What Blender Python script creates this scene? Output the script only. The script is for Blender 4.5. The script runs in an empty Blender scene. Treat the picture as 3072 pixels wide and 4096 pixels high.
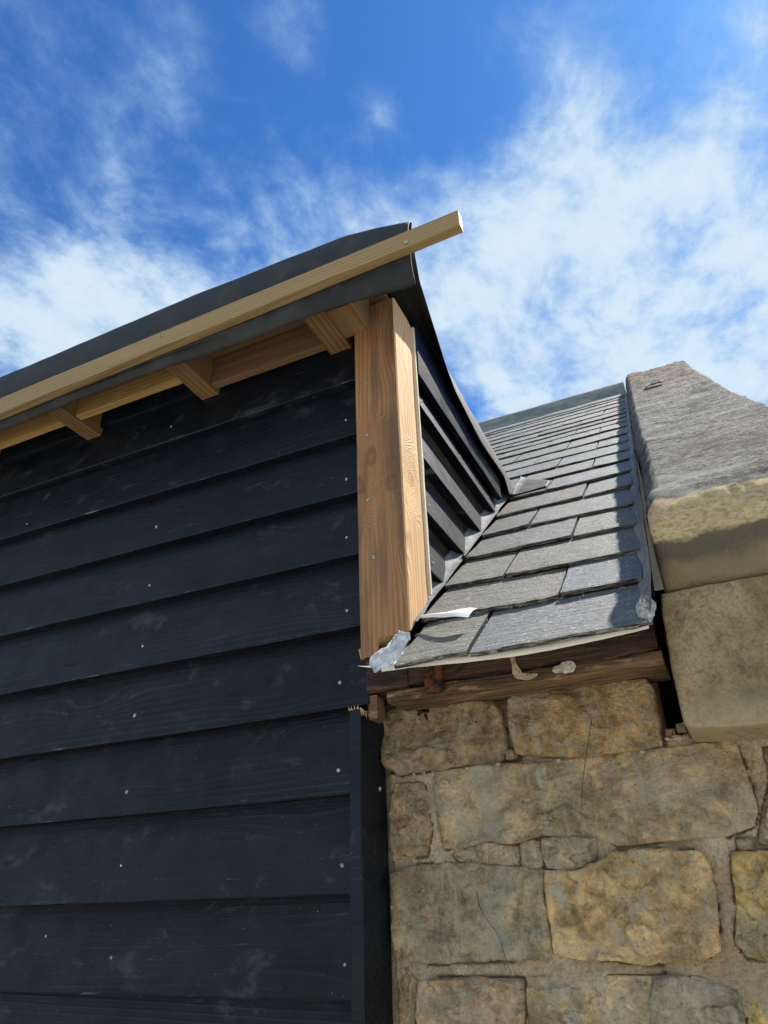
import bpy, math, random
import numpy as np
from mathutils import Vector, Matrix, noise

SC = bpy.context.scene
COL = SC.collection
# ------------------------------------------------------------------ camera
cam_d = bpy.data.cameras.new("camera")
cam = bpy.data.objects.new("camera", cam_d)
COL.objects.link(cam)
YAW, PITCH, ROLL = -0.420899, 0.501143, -0.0338974
fw = Vector((math.sin(YAW)*math.cos(PITCH), math.cos(YAW)*math.cos(PITCH), math.sin(PITCH)))
r0 = Vector((math.cos(YAW), -math.sin(YAW), 0)); u0 = r0.cross(fw)
rt = math.cos(ROLL)*r0 + math.sin(ROLL)*u0
up = -math.sin(ROLL)*r0 + math.cos(ROLL)*u0
EYE = 1.6                                  # camera height over the ground
cam.matrix_world = Matrix(((rt.x, up.x, -fw.x, 0), (rt.y, up.y, -fw.y, 0), (rt.z, up.z, -fw.z, EYE), (0, 0, 0, 1)))
cam_d.sensor_fit = 'VERTICAL'; cam_d.sensor_height = 36.0
cam_d.lens = 36.0*2807.57/4096
cam_d.clip_start = 0.02; cam_d.clip_end = 5000
SC.camera = cam
# ------------------------------------------------------------------ sun, sky, exposure
SUN_EL, SUN_AZ = math.radians(56), math.radians(32)     # azimuth from +Y towards +X
sun_d = bpy.data.lights.new("sun", 'SUN')
sun_d.energy = 3.9; sun_d.angle = math.radians(1.2); sun_d.color = (1.0, 0.93, 0.82)
sun = bpy.data.objects.new("sun", sun_d); COL.objects.link(sun)
sdir = Vector((math.sin(SUN_AZ)*math.cos(SUN_EL), math.cos(SUN_AZ)*math.cos(SUN_EL), math.sin(SUN_EL)))
sun.rotation_euler = (-sdir).to_track_quat('-Z', 'Y').to_euler()
sun.location = sdir*30
SC.view_settings.view_transform = 'Standard'; SC.view_settings.look = 'None'
SC.view_settings.exposure = 1.25; SC.view_settings.gamma = 1.0
SC.view_settings.use_curve_mapping = False

class NT:
    """small helper for writing node trees"""
    def __init__(s, tree):
        s.t = tree; s.t.nodes.clear()
    def n(s, kind, ins=None, **at):
        nd = s.t.nodes.new(kind)
        for k, v in at.items():
            if hasattr(nd, k): setattr(nd, k, v)
        for k, v in (ins or {}).items():
            sock = nd.inputs[k]
            if isinstance(v, bpy.types.NodeSocket): s.t.links.new(v, sock)
            else:
                if sock.type == 'RGBA' and len(v) == 3: v = (*v, 1)
                sock.default_value = v
        return nd
    def m(s, op, a, b=None, c=None, clamp=False):
        d = {0: a}
        if b is not None: d[1] = b
        if c is not None: d[2] = c
        return s.n('ShaderNodeMath', d, operation=op, use_clamp=clamp).outputs[0]
    def vm(s, op, a, b=None, out=0):
        d = {0: a}
        if b is not None: d[1] = b
        return s.n('ShaderNodeVectorMath', d, operation=op).outputs[out]
    def noise(s, vec, scale, detail=4, rough=.55, dist=0., lac=2.):
        return s.n('ShaderNodeTexNoise', {'Vector': vec, 'Scale': scale, 'Detail': detail, 'Roughness': rough, 'Distortion': dist, 'Lacunarity': lac}).outputs[0]
    def ramp(s, f, lo, hi, a=0., b=1.):
        return s.n('ShaderNodeMapRange', {0: f, 1: lo, 2: hi, 3: a, 4: b}, interpolation_type='SMOOTHSTEP').outputs[0]
    def mix(s, f, a, b, mode='MIX'):
        nd = s.n('ShaderNodeMix', data_type='RGBA', blend_type=mode)
        for i, v in ((0, f), (6, a), (7, b)):
            if isinstance(v, bpy.types.NodeSocket): s.t.links.new(v, nd.inputs[i])
            else: nd.inputs[i].default_value = (*v, 1) if (i and len(v) == 3) else v
        return nd.outputs[2]
    def scale(s, vec, xyz):
        return s.vm('MULTIPLY', vec, xyz)
    def bump(s, h, strength=.5, dist=.002, normal=None):
        d = {'Height': h, 'Strength': strength, 'Distance': dist}
        if normal is not None: d['Normal'] = normal
        return s.n('ShaderNodeBump', d).outputs[0]

world = bpy.data.worlds.new("World"); SC.world = world; world.use_nodes = True
w = NT(world.node_tree)
sky = w.n('ShaderNodeTexSky', sky_type='NISHITA', sun_disc=False, sun_elevation=SUN_EL, sun_rotation=SUN_AZ,
          altitude=0.0, air_density=1.0, dust_density=0.3, ozone_density=3.5)
deep = w.mix(1.0, sky.outputs[0], (0.205, 0.44, 0.70), 'MULTIPLY')       # clear, strongly blue air
D = w.n('ShaderNodeTexCoord').outputs['Generated']
# cloud sheet coordinates: the view direction carried up to a flat layer
sep = w.n('ShaderNodeSeparateXYZ', {0: D})
zz = w.m('MAXIMUM', w.m('ADD', sep.outputs[2], .12), .05)
P = w.n('ShaderNodeCombineXYZ', {0: w.m('DIVIDE', sep.outputs[0], zz), 1: w.m('DIVIDE', sep.outputs[1], zz), 2: 0.0}).outputs[0]
CLOUDS_AND_FILL = [(0.0495,0.7384,0.6725,77.637,0.85),(0.1462,0.7966,0.5866,66.9421,0.85),(-0.1152,0.7388,0.664,91.1157,0.85),(0.1214,0.6762,0.7267,267.7686,0.34),(-0.07,0.8151,0.575,145.3813,0.8),(-0.1647,0.6685,0.7252,233.2562,0.7),(-0.0174,0.6634,0.7481,310.5482,0.36),(-0.6567,0.4094,0.6334,205.0103,0.85),(-0.5746,0.4728,0.668,205.0103,0.95),(-0.4745,0.5174,0.7122,233.2562,0.66),(-0.3609,0.5501,0.7531,310.5482,0.62),(-0.2577,0.5912,0.7643,267.7686,0.6),(-0.1492,0.6327,0.7599,310.5482,0.5),(-0.6071,0.3682,0.7042,524.8264,0.12),(-0.5166,0.4567,0.7242,524.8264,0.12),(-0.4332,0.3491,0.8309,647.9339,0.3),(-0.3852,0.3183,0.8662,1071.0744,0.32),(-0.5104,0.3746,0.7741,820.0413,0.24),(-0.4776,0.3483,0.8066,1071.0744,0.25),(-0.2079,0.4849,0.8495,1457.8512,0.42),(-0.2605,0.3665,0.8932,1071.0744,0.36),(0.0001,0.5254,0.8509,524.8264,0.36),(0.0078,0.5882,0.8087,433.7409,0.36),(-0.053,0.6124,0.7888,433.7409,0.3),(-0.0523,0.4672,0.8826,820.0413,0.28),(0.1111,0.5171,0.8487,433.7409,0.2),(0.2128,0.553,0.8056,647.9339,0.26),(-0.3834,0.4394,0.8124,524.8264,0.27),(-0.3013,0.5057,0.8084,524.8264,0.3),(-0.5444,0.2699,0.7942,820.0413,0.15),(0.0651,0.5594,0.8263,820.0413,0.2),(0.1679,0.603,0.7799,647.9339,0.2),(-0.8046,0.2327,0.5463,42.843,0.6),(-0.7904,0.0573,0.6099,58.314,0.5),(0.4214,0.7185,0.5533,20.9931,0.7),(-0.0931,0.0671,0.9934,58.314,0.4),(0.4062,0.3766,0.8326,42.843,0.45),(0.0,-0.788,0.6157,4,1.1),(0.6556,-0.6556,0.3746,9,0.8),(-0.6409,-0.6409,0.4226,9,0.85),(0.0,-0.9781,0.2079,9,0.8),(0.9272,0.0,0.3746,12,0.7),(-0.9565,-0.1344,0.2588,12,0.6),(0.604,-0.2198,0.766,9,0.5),(-0.4096,-0.2868,0.866,9,0.45)]  # last entries: unseen clouds added behind and around to brighten the front walls
acc = None
for (dx, dy, dz, k, wt) in CLOUDS_AND_FILL:
    g = w.m('EXPONENT', w.m('MULTIPLY', w.m('SUBTRACT', w.vm('DOT_PRODUCT', D, (dx, dy, dz), out=1), 1.0), k))
    acc = w.m('MULTIPLY', g, wt) if acc is None else w.m('MULTIPLY_ADD', g, wt, acc)
warp = w.n('ShaderNodeTexNoise', {'Vector': P, 'Scale': 4.0, 'Detail': 5, 'Roughness': .5}).outputs[1]
Pw = w.vm('ADD', P, w.scale(w.vm('SUBTRACT', warp, (.5, .5, .5)), (.10, .10, 0)))
Pr = w.n('ShaderNodeMapping', {'Vector': Pw, 'Rotation': (0, 0, math.radians(-20)), 'Scale': (1.0, .72, 1)}).outputs[0]
f1 = w.noise(Pr, 10.0, 10, .62)
f2 = w.noise(Pw, 2.3, 5, .55)
f3 = w.noise(Pw, 26.0, 7, .66)
tex = w.m('ADD', w.m('MULTIPLY', w.m('SUBTRACT', f1, .5), 1.25), w.m('ADD', w.m('MULTIPLY', w.m('SUBTRACT', f2, .5), .5), w.m('MULTIPLY', w.m('SUBTRACT', f3, .5), .3)))
base = w.m('ADD', w.m('MINIMUM', acc, 1.25), w.m('MULTIPLY', w.m('MULTIPLY', tex, 2.0), w.m('MINIMUM', w.m('SQRT', acc), .85)))
dens = w.ramp(w.m('ADD', base, w.m('MULTIPLY', w.m('SUBTRACT', f2, .62), .35)), .16, 1.30)
thick = w.ramp(base, .55, 1.6)
ccol = w.mix(thick, (1.75, 2.65, 3.8), (3.1, 3.7, 4.15))
final = w.mix(w.m('MULTIPLY', dens, .93), deep, ccol)
bg = w.n('ShaderNodeBackground', {0: final, 1: 0.1})
w.t.links.new(bg.outputs[0], w.n('ShaderNodeOutputWorld').inputs[0])

# measured outlines (x, z in metres from eye height)
STONES=[('a',[(-0.5966,0.32),(-0.5772,0.3319),(-0.528,0.3314),(-0.4522,0.327),(-0.3777,0.3195),(-0.3619,0.3018),(-0.3551,0.2659),(-0.355,0.2297),(-0.3705,0.2057),(-0.4264,0.2082),(-0.498,0.2076),(-0.5679,0.2041),(-0.597,0.2199),(-0.6016,0.2722)]),('b',[(-0.3356,0.3207),(-0.2756,0.3199),(-0.2177,0.3182),(-0.1535,0.3183),(-0.0924,0.3181),(-0.0831,0.3006),(-0.083,0.265),(-0.0891,0.2043),(-0.159,0.2041),(-0.2398,0.2039),(-0.2906,0.2123),(-0.3343,0.219),(-0.3402,0.2642),(-0.3419,0.2972)]),('c',[(-0.5776,0.1859),(-0.5233,0.1828),(-0.5185,0.1538),(-0.5113,0.1106),(-0.5231,0.0637),(-0.5526,0.0631),(-0.5733,0.069),(-0.5871,0.1046),(-0.5895,0.1503)]),('d',[(-0.4917,0.2001),(-0.4489,0.2043),(-0.4048,0.2055),(-0.3481,0.2024),(-0.2947,0.1995),(-0.2488,0.1993),(-0.2047,0.2026),(-0.1458,0.2017),(-0.0926,0.2024),(-0.0252,0.2047),(0.0199,0.2023),(0.0264,0.1691),(0.0286,0.1352),(0.028,0.1024),(0.0168,0.0782),(-0.021,0.0663),(-0.0987,0.0642),(-0.1881,0.0631),(-0.2259,0.0779),(-0.2672,0.0802),(-0.3052,0.0839),(-0.3592,0.0736),(-0.3992,0.0788),(-0.465,0.0702),(-0.4848,0.0728),(-0.4917,0.1094),(-0.4951,0.1521)]),('f',[(-0.466,0.0703),(-0.3996,0.0749),(-0.3553,0.0687),(-0.3519,0.0538),(-0.3556,0.0386),(-0.403,0.0429),(-0.4575,0.0488),(-0.4697,0.0592)]),('g',[(-0.3477,0.073),(-0.3279,0.0766),(-0.3122,0.0769),(-0.3171,0.0352),(-0.3423,0.0335),(-0.3504,0.0376)]),('h',[(-0.3068,0.0785),(-0.2676,0.0779),(-0.2217,0.0739),(-0.2197,0.055),(-0.2282,0.0407),(-0.2584,0.0309),(-0.3038,0.0335),(-0.3131,0.052)]),('i',[(-0.2192,0.0692),(-0.2016,0.066),(-0.2047,0.0551),(-0.2188,0.0532)]),('j',[(-0.5912,0.0362),(-0.5535,0.0468),(-0.4765,0.0452),(-0.4033,0.0406),(-0.342,0.0358),(-0.3143,0.0313),(-0.3182,-0.0145),(-0.3183,-0.05),(-0.3176,-0.0844),(-0.3346,-0.0963),(-0.4007,-0.0947),(-0.4614,-0.0976),(-0.5288,-0.0991),(-0.5843,-0.0919),(-0.591,-0.0463),(-0.5926,0.0002)]),('k',[(-0.3102,0.03),(-0.2588,0.028),(-0.2247,0.0376),(-0.1943,0.0509),(-0.1355,0.0517),(-0.0689,0.0477),(-0.0581,0.0315),(-0.0558,-0.001),(-0.0619,-0.047),(-0.0706,-0.0834),(-0.1018,-0.0959),(-0.1665,-0.0995),(-0.2172,-0.0945),(-0.263,-0.0945),(-0.3123,-0.0872),(-0.3136,-0.057),(-0.3141,-0.0146)]),('l',[(-0.0203,0.0401),(0.0082,0.0422),(0.0634,0.0446),(0.0702,-0.0241),(0.054,-0.0912),(0.0056,-0.0942),(-0.0328,-0.0912),(-0.0432,-0.0726),(-0.0304,-0.0281),(-0.0275,0.0081)]),('m',[(-0.5464,-0.1262),(-0.4899,-0.1211),(-0.4206,-0.1215),(-0.3682,-0.1217),(-0.3679,-0.1481),(-0.3785,-0.1838),(-0.3742,-0.2119),(-0.464,-0.2185),(-0.5452,-0.2184),(-0.5549,-0.1721)]),('n',[(-0.3622,-0.1196),(-0.3016,-0.1165),(-0.2438,-0.1166),(-0.1718,-0.1167),(-0.1847,-0.154),(-0.1886,-0.2077),(-0.2756,-0.2141),(-0.3589,-0.2144),(-0.3636,-0.1675)]),('o',[(-0.1671,-0.1166),(-0.1272,-0.1157),(-0.0936,-0.1197),(-0.0601,-0.1337),(-0.0569,-0.16),(-0.0638,-0.2),(-0.1209,-0.2079),(-0.1834,-0.2075),(-0.1794,-0.1539)]),('p',[(-0.5846,-0.1003),(-0.564,-0.1111),(-0.5526,-0.1305),(-0.5604,-0.1722),(-0.5518,-0.2187),(-0.5853,-0.2199)]),('q',[(-0.0474,-0.1482),(0.0113,-0.1427),(0.0388,-0.1436),(0.0235,-0.1967),(-0.0574,-0.1998)]),('r',[(0.0641,0.1883),(0.0826,0.1902),(0.1175,0.1885),(0.1114,0.1428),(0.0832,0.1409),(0.0606,0.1454)]),('t',[(0.0587,0.1382),(0.0887,0.1356),(0.1165,0.1369),(0.0979,0.0496),(0.0446,0.0496),(0.0206,0.0564),(0.0368,0.0982)]),('u',[(-0.0107,0.0616),(0.0086,0.064),(0.0135,0.0557),(0.0094,0.0466),(-0.0105,0.0442)]),('v',[(-0.0503,0.2184),(-0.0284,0.2204),(0.0014,0.218),(0.0209,0.2154),(0.0198,0.206),(0.0011,0.2058),(-0.0307,0.2046),(-0.0521,0.2041)]),('w',[(-0.5992,0.2957),(-0.5919,0.2971),(-0.5864,0.2953),(-0.5859,0.2773),(-0.5887,0.2679),(-0.5942,0.2663),(-0.5981,0.2786)]),('x',[(-0.5937,0.1071),(-0.5788,0.0935),(-0.5724,0.066),(-0.5867,0.0626),(-0.5946,0.0817)]),('y',[(-0.078,0.2336),(-0.0638,0.234),(-0.0606,0.2214),(-0.0764,0.2182)]),('y',[(-0.0605,0.2398),(-0.0443,0.2408),(-0.0457,0.2258),(-0.0599,0.2246)]),('y',[(-0.3593,0.2275),(-0.3404,0.2278),(-0.3376,0.2122),(-0.3566,0.2097)]),('z',[(-0.3713,0.3169),(-0.3424,0.3191),(-0.3419,0.2972),(-0.344,0.2687),(-0.3508,0.2654),(-0.3561,0.2948)])]
HOLE=[(-0.0903,0.3225),(-0.0462,0.3249),(-0.0463,0.224),(-0.0856,0.2161),(-0.0828,0.2486),(-0.0836,0.304)]
NAILS=[(-0.633,1.0),(-0.631,0.833),(-0.632,0.686),(-0.631,0.517),(-0.649,0.371),(-0.651,0.208),(-0.643,0.05),(-0.639,-0.096),(-1.181,1.163),(-1.182,0.848),(-1.176,0.685),(-1.172,0.531),(-1.166,0.37),(-1.158,0.21),(-1.149,0.071),(-1.142,-0.086),(-1.329,-0.05),(-1.674,0.978)]
PNAILS=[(-0.561,1.062),(-0.561,0.912),(-0.561,0.744),(-0.552,0.607)]
BNAILS=[(-1.031,1.242),(-0.364,1.229)]
TWIGS=[[(-0.3992,0.0555),(-0.4002,0.025)],[(-0.4267,0.0052),(-0.4188,-0.0264),(-0.3964,-0.0589),(-0.3865,-0.0902),(-0.3798,-0.1138)],[(-0.1915,0.2589),(-0.2113,0.1978),(-0.2255,0.1505),(-0.2343,0.11)]]
TWIGS2=[[(0.014,0.1994),(0.0328,0.1892),(0.0435,0.1807),(0.0423,0.1675)],[(0.0328,0.1892),(0.0275,0.1799),(0.0205,0.1636)],[(0.0328,0.1892),(0.0435,0.1943),(0.0553,0.1905)]]

# ------------------------------------------------------------------ materials
def newmat(name):
    m = bpy.data.materials.new(name); m.use_nodes = True
    N = NT(m.node_tree)
    N.pos = N.n('ShaderNodeNewGeometry').outputs['Position']
    N.oi = N.n('ShaderNodeObjectInfo')
    N.rnd = N.oi.outputs['Random']; N.ocol = N.oi.outputs['Color']
    # each object gets its own patch of the pattern
    N.op = N.vm('ADD', N.pos, N.vm('MULTIPLY', N.n('ShaderNodeCombineXYZ', {0: N.rnd, 1: N.rnd, 2: N.rnd}).outputs[0], (17., 11., 23.)))
    return m, N
def finish(m, N, col, rough=.6, normal=None, spec=.5, **kw):
    d = {'Base Color': col, 'Roughness': rough, 'Specular IOR Level': spec}
    if normal is not None: d['Normal'] = normal
    d.update(kw)
    b = N.n('ShaderNodeBsdfPrincipled', d)
    N.t.links.new(b.outputs[0], N.n('ShaderNodeOutputMaterial').inputs[0])
    return m

def grain(N, axis, freq, warp=.02, knots=True, kscale=2.4, kpts=()):
    """annual rings cut lengthwise: returns ring value 0..1, fine fibre 0..1, knot mask 0..1"""
    along = {'X': (.055, 1, 1), 'Y': (1, .055, 1), 'Z': (1, 1, .055)}[axis]
    st = {'X': (.5, 5, 5), 'Y': (5, .5, 5), 'Z': (5, 5, .5)}[axis]
    fib = {'X': (6, 420, 420), 'Y': (420, 6, 420), 'Z': (420, 420, 6)}[axis]
    kn = {'X': (kscale, kscale*3.2, kscale*3.2), 'Y': (kscale*3.2, kscale, kscale*3.2), 'Z': (kscale*3.2, kscale*3.2, kscale)}[axis]
    p = N.scale(N.op, along)
    big = N.n('ShaderNodeTexNoise', {'Vector': N.scale(N.op, st), 'Scale': 1.0, 'Detail': 3, 'Roughness': .5}).outputs[0]
    v = N.n('ShaderNodeTexVoronoi', {'Vector': N.scale(N.op, kn), 'Scale': 1.0, 'Randomness': 1.0})
    kd = v.outputs['Distance']
    pull = N.m('MULTIPLY', N.ramp(kd, .42, 0.0), .035 if knots else 0.0)
    kk = None
    for (kx, ky, kz, kr) in kpts:
        dd = N.vm('LENGTH', N.scale(N.vm('SUBTRACT', N.pos, (kx, ky, kz+EYE)), (1, 1, .62)), out=1)
        dd = N.m('ADD', dd, N.m('MULTIPLY', N.m('SUBTRACT', N.noise(N.pos, 38., 3), .5), .016))
        pull = N.m('ADD', pull, N.m('MULTIPLY', N.ramp(dd, .075, 0.0), kr))
        one = N.m('MULTIPLY', N.ramp(dd, .018, .010), N.ramp(dd, .002, .010, .45, 1.)); kk = one if kk is None else N.m('MAXIMUM', kk, one)
    off = N.n('ShaderNodeCombineXYZ', {0: N.m('MULTIPLY', N.rnd, .3), 1: N.m('MULTIPLY', N.rnd, .17), 2: N.m('MULTIPLY', N.rnd, .21)}).outputs[0]
    r = N.vm('LENGTH', N.vm('ADD', N.n('ShaderNodeVectorMath', {0: p, 1: (1, 1, 1)}, operation='WRAP' ).outputs[0] if False else p, off), out=1)
    rr = N.m('ADD', N.m('ADD', r, pull), N.m('MULTIPLY', big, warp))
    s = N.m('FRACT', N.m('MULTIPLY', rr, freq))
    band = N.noise(N.scale(N.op, st), 2.2, 3, .55)
    ring = N.m('MULTIPLY', N.m('MULTIPLY', N.ramp(s, 0.0, .85), N.ramp(s, 1.0, .80)), N.ramp(band, .2, .75, .35, 1.))
    fibre = N.noise(N.scale(N.op, fib), 1.0, 2, .6)
    knot = N.ramp(kd, .085, .05) if knots else 0.0
    if kk is not None: knot = N.m('MAXIMUM', knot, kk)
    return ring, fibre, knot, kd

def wood(name, axis, light, dark, freq=110., warp=.03, rough=.65, knots=True, bumpd=.0012, dirt=(.05, .035, .02), dirt_amt=.35, spec=.25, kscale=2.4, ringmix=.75, kpts=(), dth=(.5, .78)):
    m, N = newmat(name)
    ring, fibre, knot, kd = grain(N, axis, freq, warp, knots, kscale, kpts)
    c = N.mix(N.m('MULTIPLY', ring, ringmix), light, dark)
    c = N.mix(N.m('MULTIPLY', N.ramp(fibre, .35, .75), .22), c, tuple(.55*x for x in dark))
    if knots: c = N.mix(N.m('MULTIPLY', knot, .42), c, tuple(.35*x for x in dark))
    blot = N.noise(N.scale(N.op, {'X': (2.5, 26, 26), 'Y': (26, 2.5, 26), 'Z': (26, 26, 2.5)}[axis]), 1., 6, .62)
    c = N.mix(N.ramp(blot, dth[0], dth[1], 0, dirt_amt), c, dirt)
    if rough > .8:
        fl = N.noise(N.scale(N.op, {'X': (12, 60, 60), 'Y': (60, 12, 60), 'Z': (60, 60, 12)}[axis]), 1., 6, .7, .5)
        c = N.mix(N.ramp(fl, .55, .64, 0, .6), c, tuple(min(.5, 1.7*x) for x in light))
        c = N.mix(N.ramp(fl, .42, .34, 0, .8), c, (.012, .009, .007))
    spk = N.noise(N.pos, 420., 2, .5)
    c = N.mix(N.ramp(spk, .72, .78, 0, .6), c, (.75, .66, .5))
    h = N.m('ADD', N.m('MULTIPLY', ring, -.6), N.m('MULTIPLY', fibre, .6))
    return finish(m, N, c, rough, N.bump(h, .8, bumpd), spec)

def black_paint(name, axis):
    m, N = newmat(name)
    ring, fibre, knot, kd = grain(N, axis, 70., .06, True, 2.1)
    tone = N.noise(N.scale(N.op, (2.2, 9, 9) if axis == 'X' else (9, 2.2, 9)), 1., 5, .6)
    c = N.mix(N.ramp(tone, .3, .7), (.0018, .0040, .0082), (.0046, .0084, .0155))
    c = N.mix(1.0, c, N.mix(N.rnd, (.65, .65, .65), (1.35, 1.32, 1.28)), 'MULTIPLY')
    c = N.mix(N.m('MULTIPLY', N.ramp(ring, .55, 1.), .55), c, (.020, .026, .035))
    c = N.mix(N.m('MULTIPLY', knot, .8), c, (.002, .002, .003))
    # rubbed, chalky patches and fine scratches
    rub = N.noise(N.scale(N.op, (9, 16, 16) if axis == 'X' else (16, 9, 16)), 1., 7, .68, .6)
    c = N.mix(N.ramp(rub, .56, .72, 0, .55), c, (.055, .062, .072))
    spk = N.noise(N.pos, 230., 3, .6)
    c = N.mix(N.ramp(spk, .70, .73, 0, .5), c, (.25, .27, .29))
    sc = N.noise(N.scale(N.op, (14, 90, 320) if axis == 'X' else (90, 14, 320)), 1., 3, .6, .8)
    c = N.mix(N.ramp(sc, .69, .75, 0, .5), c, (.14, .15, .16))
    lo_ = N.n('ShaderNodeSeparateXYZ', {0: N.n('ShaderNodeTexCoord').outputs['Object']}); lz = lo_.outputs[2]
    lz = N.m('ADD', lz, N.m('MULTIPLY', N.m('MAXIMUM', N.m('SUBTRACT', lo_.outputs[1] if axis == 'X' else 0.0, .0011), 0.0), 9.))
    wn = N.noise(N.scale(N.op, (9, 9, 60)), 1., 5, .7)
    c = N.mix(N.m('MULTIPLY', N.ramp(lz, .0042, .0022), N.ramp(wn, .59, .67, 0, .75)), c, (.17, .165, .15))
    h = N.m('ADD', N.m('MULTIPLY', ring, .35), N.m('ADD', N.m('MULTIPLY', fibre, .7), N.m('MULTIPLY', knot, -1.2)))
    h2 = N.noise(N.op, 260., 4, .65)
    nrm = N.bump(N.m('ADD', h, N.m('MULTIPLY', h2, .7)), .9, .0011)
    rgh = N.ramp(N.noise(N.op, 14., 4, .6), .3, .75, .42, .68)
    return finish(m, N, c, rgh, nrm, .26 if axis == 'X' else .14)

M = {}
M['paint'] = black_paint('black_stained_boarding', 'X')
M['paint_side'] = black_paint('black_stained_boarding_side', 'Y')
M['paint_post'] = black_paint('black_stained_trim', 'X')
M['post'] = wood('weathered_shaded_cedar_post', 'Z', (.37, .195, .09), (.15, .062, .024), freq=125, warp=.05, dirt=(.11, .066, .040), dirt_amt=.8, dth=(.42, .66), kscale=2.3, bumpd=.0018, ringmix=.7, kpts=((-.553, 1.175, .852, .17), (-.583, 1.175, .785, .12), (-.505, 1.175, .77, .07), (-.4806, 1.225, .80, .13)))  # aged front; its shade is also put into the darker colour
M['post_side'] = wood('fresh_sawn_sunlit_post_side', 'Z', (.72, .47, .24), (.40, .20, .085), freq=120, warp=.05, dirt=(.34, .20, .10), dirt_amt=.5, kscale=2.3, bumpd=.0018, ringmix=.7, kpts=((-.4806, 1.225, .80, .13),))  # sawn side; sunlight is also put into the lighter colour
M['batten'] = wood('treated_softwood_batten', 'X', (.33, .235, .115), (.145, .098, .042), freq=110, warp=.025, knots=False, dirt=(.24, .20, .11), dirt_amt=.3, ringmix=.8)
M['rafter'] = wood('softwood_rafter', 'Y', (.27, .16, .072), (.12, .062, .025), freq=120, warp=.04, kscale=2.0, dirt_amt=.3)
M['noggin'] = wood('softwood_noggin', 'X', (.50, .32, .125), (.32, .18, .062), freq=90, warp=.05, knots=False, dirt_amt=.1, ringmix=.6)
M['ply'] = wood('deck_board', 'X', (.22, .13, .07), (.14, .08, .042), freq=25, warp=.1, knots=False, dirt=(.10, .05, .03), dirt_amt=.4)
M['old'] = wood('old_dark_beam', 'X', (.085, .05, .032), (.024, .014, .010), freq=90, warp=.05, knots=False, dirt=(.012, .010, .010), dirt_amt=.9, rough=.85, bumpd=.006, dth=(.40, .60), ringmix=.5)
M['old2'] = wood('old_brown_plank', 'X', (.27, .165, .085), (.075, .040, .021), freq=120, warp=.06, knots=False, dirt=(.055, .038, .026), dirt_amt=.85, rough=.9, bumpd=.008, dth=(.42, .62), ringmix=.55)
m, N = newmat('raw_sawn_edge'); M['raw'] = finish(m, N, N.mix(N.noise(N.pos, 300, 3), (.62, .52, .36), (.82, .76, .62)), .8, N.bump(N.noise(N.pos, 400, 3), .6, .002), .2)
m, N = newmat('galvanised_nail')
M['nail'] = finish(m, N, N.mix(N.ramp(N.noise(N.op, 300, 3), .45, .6), (.42, .43, .43), (.16, .14, .12)), .5, None, .4, Metallic=.25)
# rubber membrane
m, N = newmat('rubber_roof_membrane')
b = N.noise(N.pos, 11., 6, .62); b2 = N.noise(N.pos, 60., 5, .6)
c = N.mix(N.ramp(b, .38, .7), (.013, .014, .0145), (.034, .036, .037))
c = N.mix(N.ramp(b2, .55, .78, 0, .35), c, (.065, .07, .07))
M['epdm'] = finish(m, N, c, N.ramp(b, .3, .7, .58, .75), N.bump(N.m('ADD', b, N.m('MULTIPLY', N.noise(N.pos, 380, 3), .15)), .35, .003), .32)
# slate
m, N = newmat('riven_slate')
st = N.noise(N.scale(N.op, (14, 95, 95)), 1., 6, .68)
fine = N.noise(N.scale(N.op, (60, 260, 260)), 1., 5, .7)
bl = N.noise(N.op, 7., 5, .6)
base = N.mix(N.ramp(st, .35, .68), (.052, .058, .061), (.145, .153, .154))
base = N.mix(1.0, base, N.ocol, 'MULTIPLY')
base = N.mix(N.ramp(bl, .45, .72, 0, .55), base, (.145, .138, .108))
base = N.mix(N.ramp(fine, .60, .72, 0, .35), base, (.27, .275, .27))
sp = N.noise(N.pos, 190., 4, .62)
base = N.mix(N.ramp(sp, .61, .65, 0, .7), base, (.52, .51, .46))
hair = N.noise(N.scale(N.pos, (40, 160, 90)), 1., 4, .7, 2.5)
base = N.mix(N.ramp(hair, .66, .69, 0, .6), base, (.60, .58, .50))
hh = N.m('ADD', N.m('MULTIPLY', st, 1.2), N.m('ADD', N.m('MULTIPLY', fine, .5), N.m('MULTIPLY', N.noise(N.op, 30, 5, .6), .8)))
M['slate'] = finish(m, N, base, N.ramp(st, .3, .7, .55, .75), N.bump(hh, 1., .0045), .5)
m, N = newmat('slate_broken_edge')
sl = N.noise(N.scale(N.op, (26, 300, 420)), 1., 5, .7)
M['slate_edge'] = finish(m, N, N.mix(N.ramp(sl, .42, .62), (.03, .028, .025), (.36, .34, .30)), .8, N.bump(sl, 1., .004), .3)
# lead
m, N = newmat('dull_lead')
b = N.noise(N.pos, 26, 6, .65)
M['lead'] = finish(m, N, N.mix(N.ramp(b, .35, .7), (.12, .13, .14), (.25, .265, .28)), .8, N.bump(b, .5, .003), .2)
m, N = newmat('weathered_ridge_metal')
b = N.noise(N.scale(N.pos, (6, 20, 20)), 1, 6, .65)
M['ridge'] = finish(m, N, N.mix(N.ramp(b, .35, .7), (.13, .15, .145), (.24, .27, .25)), .6, N.bump(b, .4, .004), .4)
# pale woven underlay
m, N = newmat('woven_underlay')
wv = N.noise(N.scale(N.pos, (260, 120, 120)), 1., 3, .6)
M['underlay'] = finish(m, N, N.mix(wv, (.66, .65, .60), (.84, .83, .78)), .7, None, .2)
m, N = newmat('clear_plastic_film')
b = N.noise(N.pos, 45, 5, .6)
M['film'] = finish(m, N, N.mix(N.ramp(b, .4, .65), (.40, .42, .42), (.66, .67, .66)), .65, None, .25)
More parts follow.
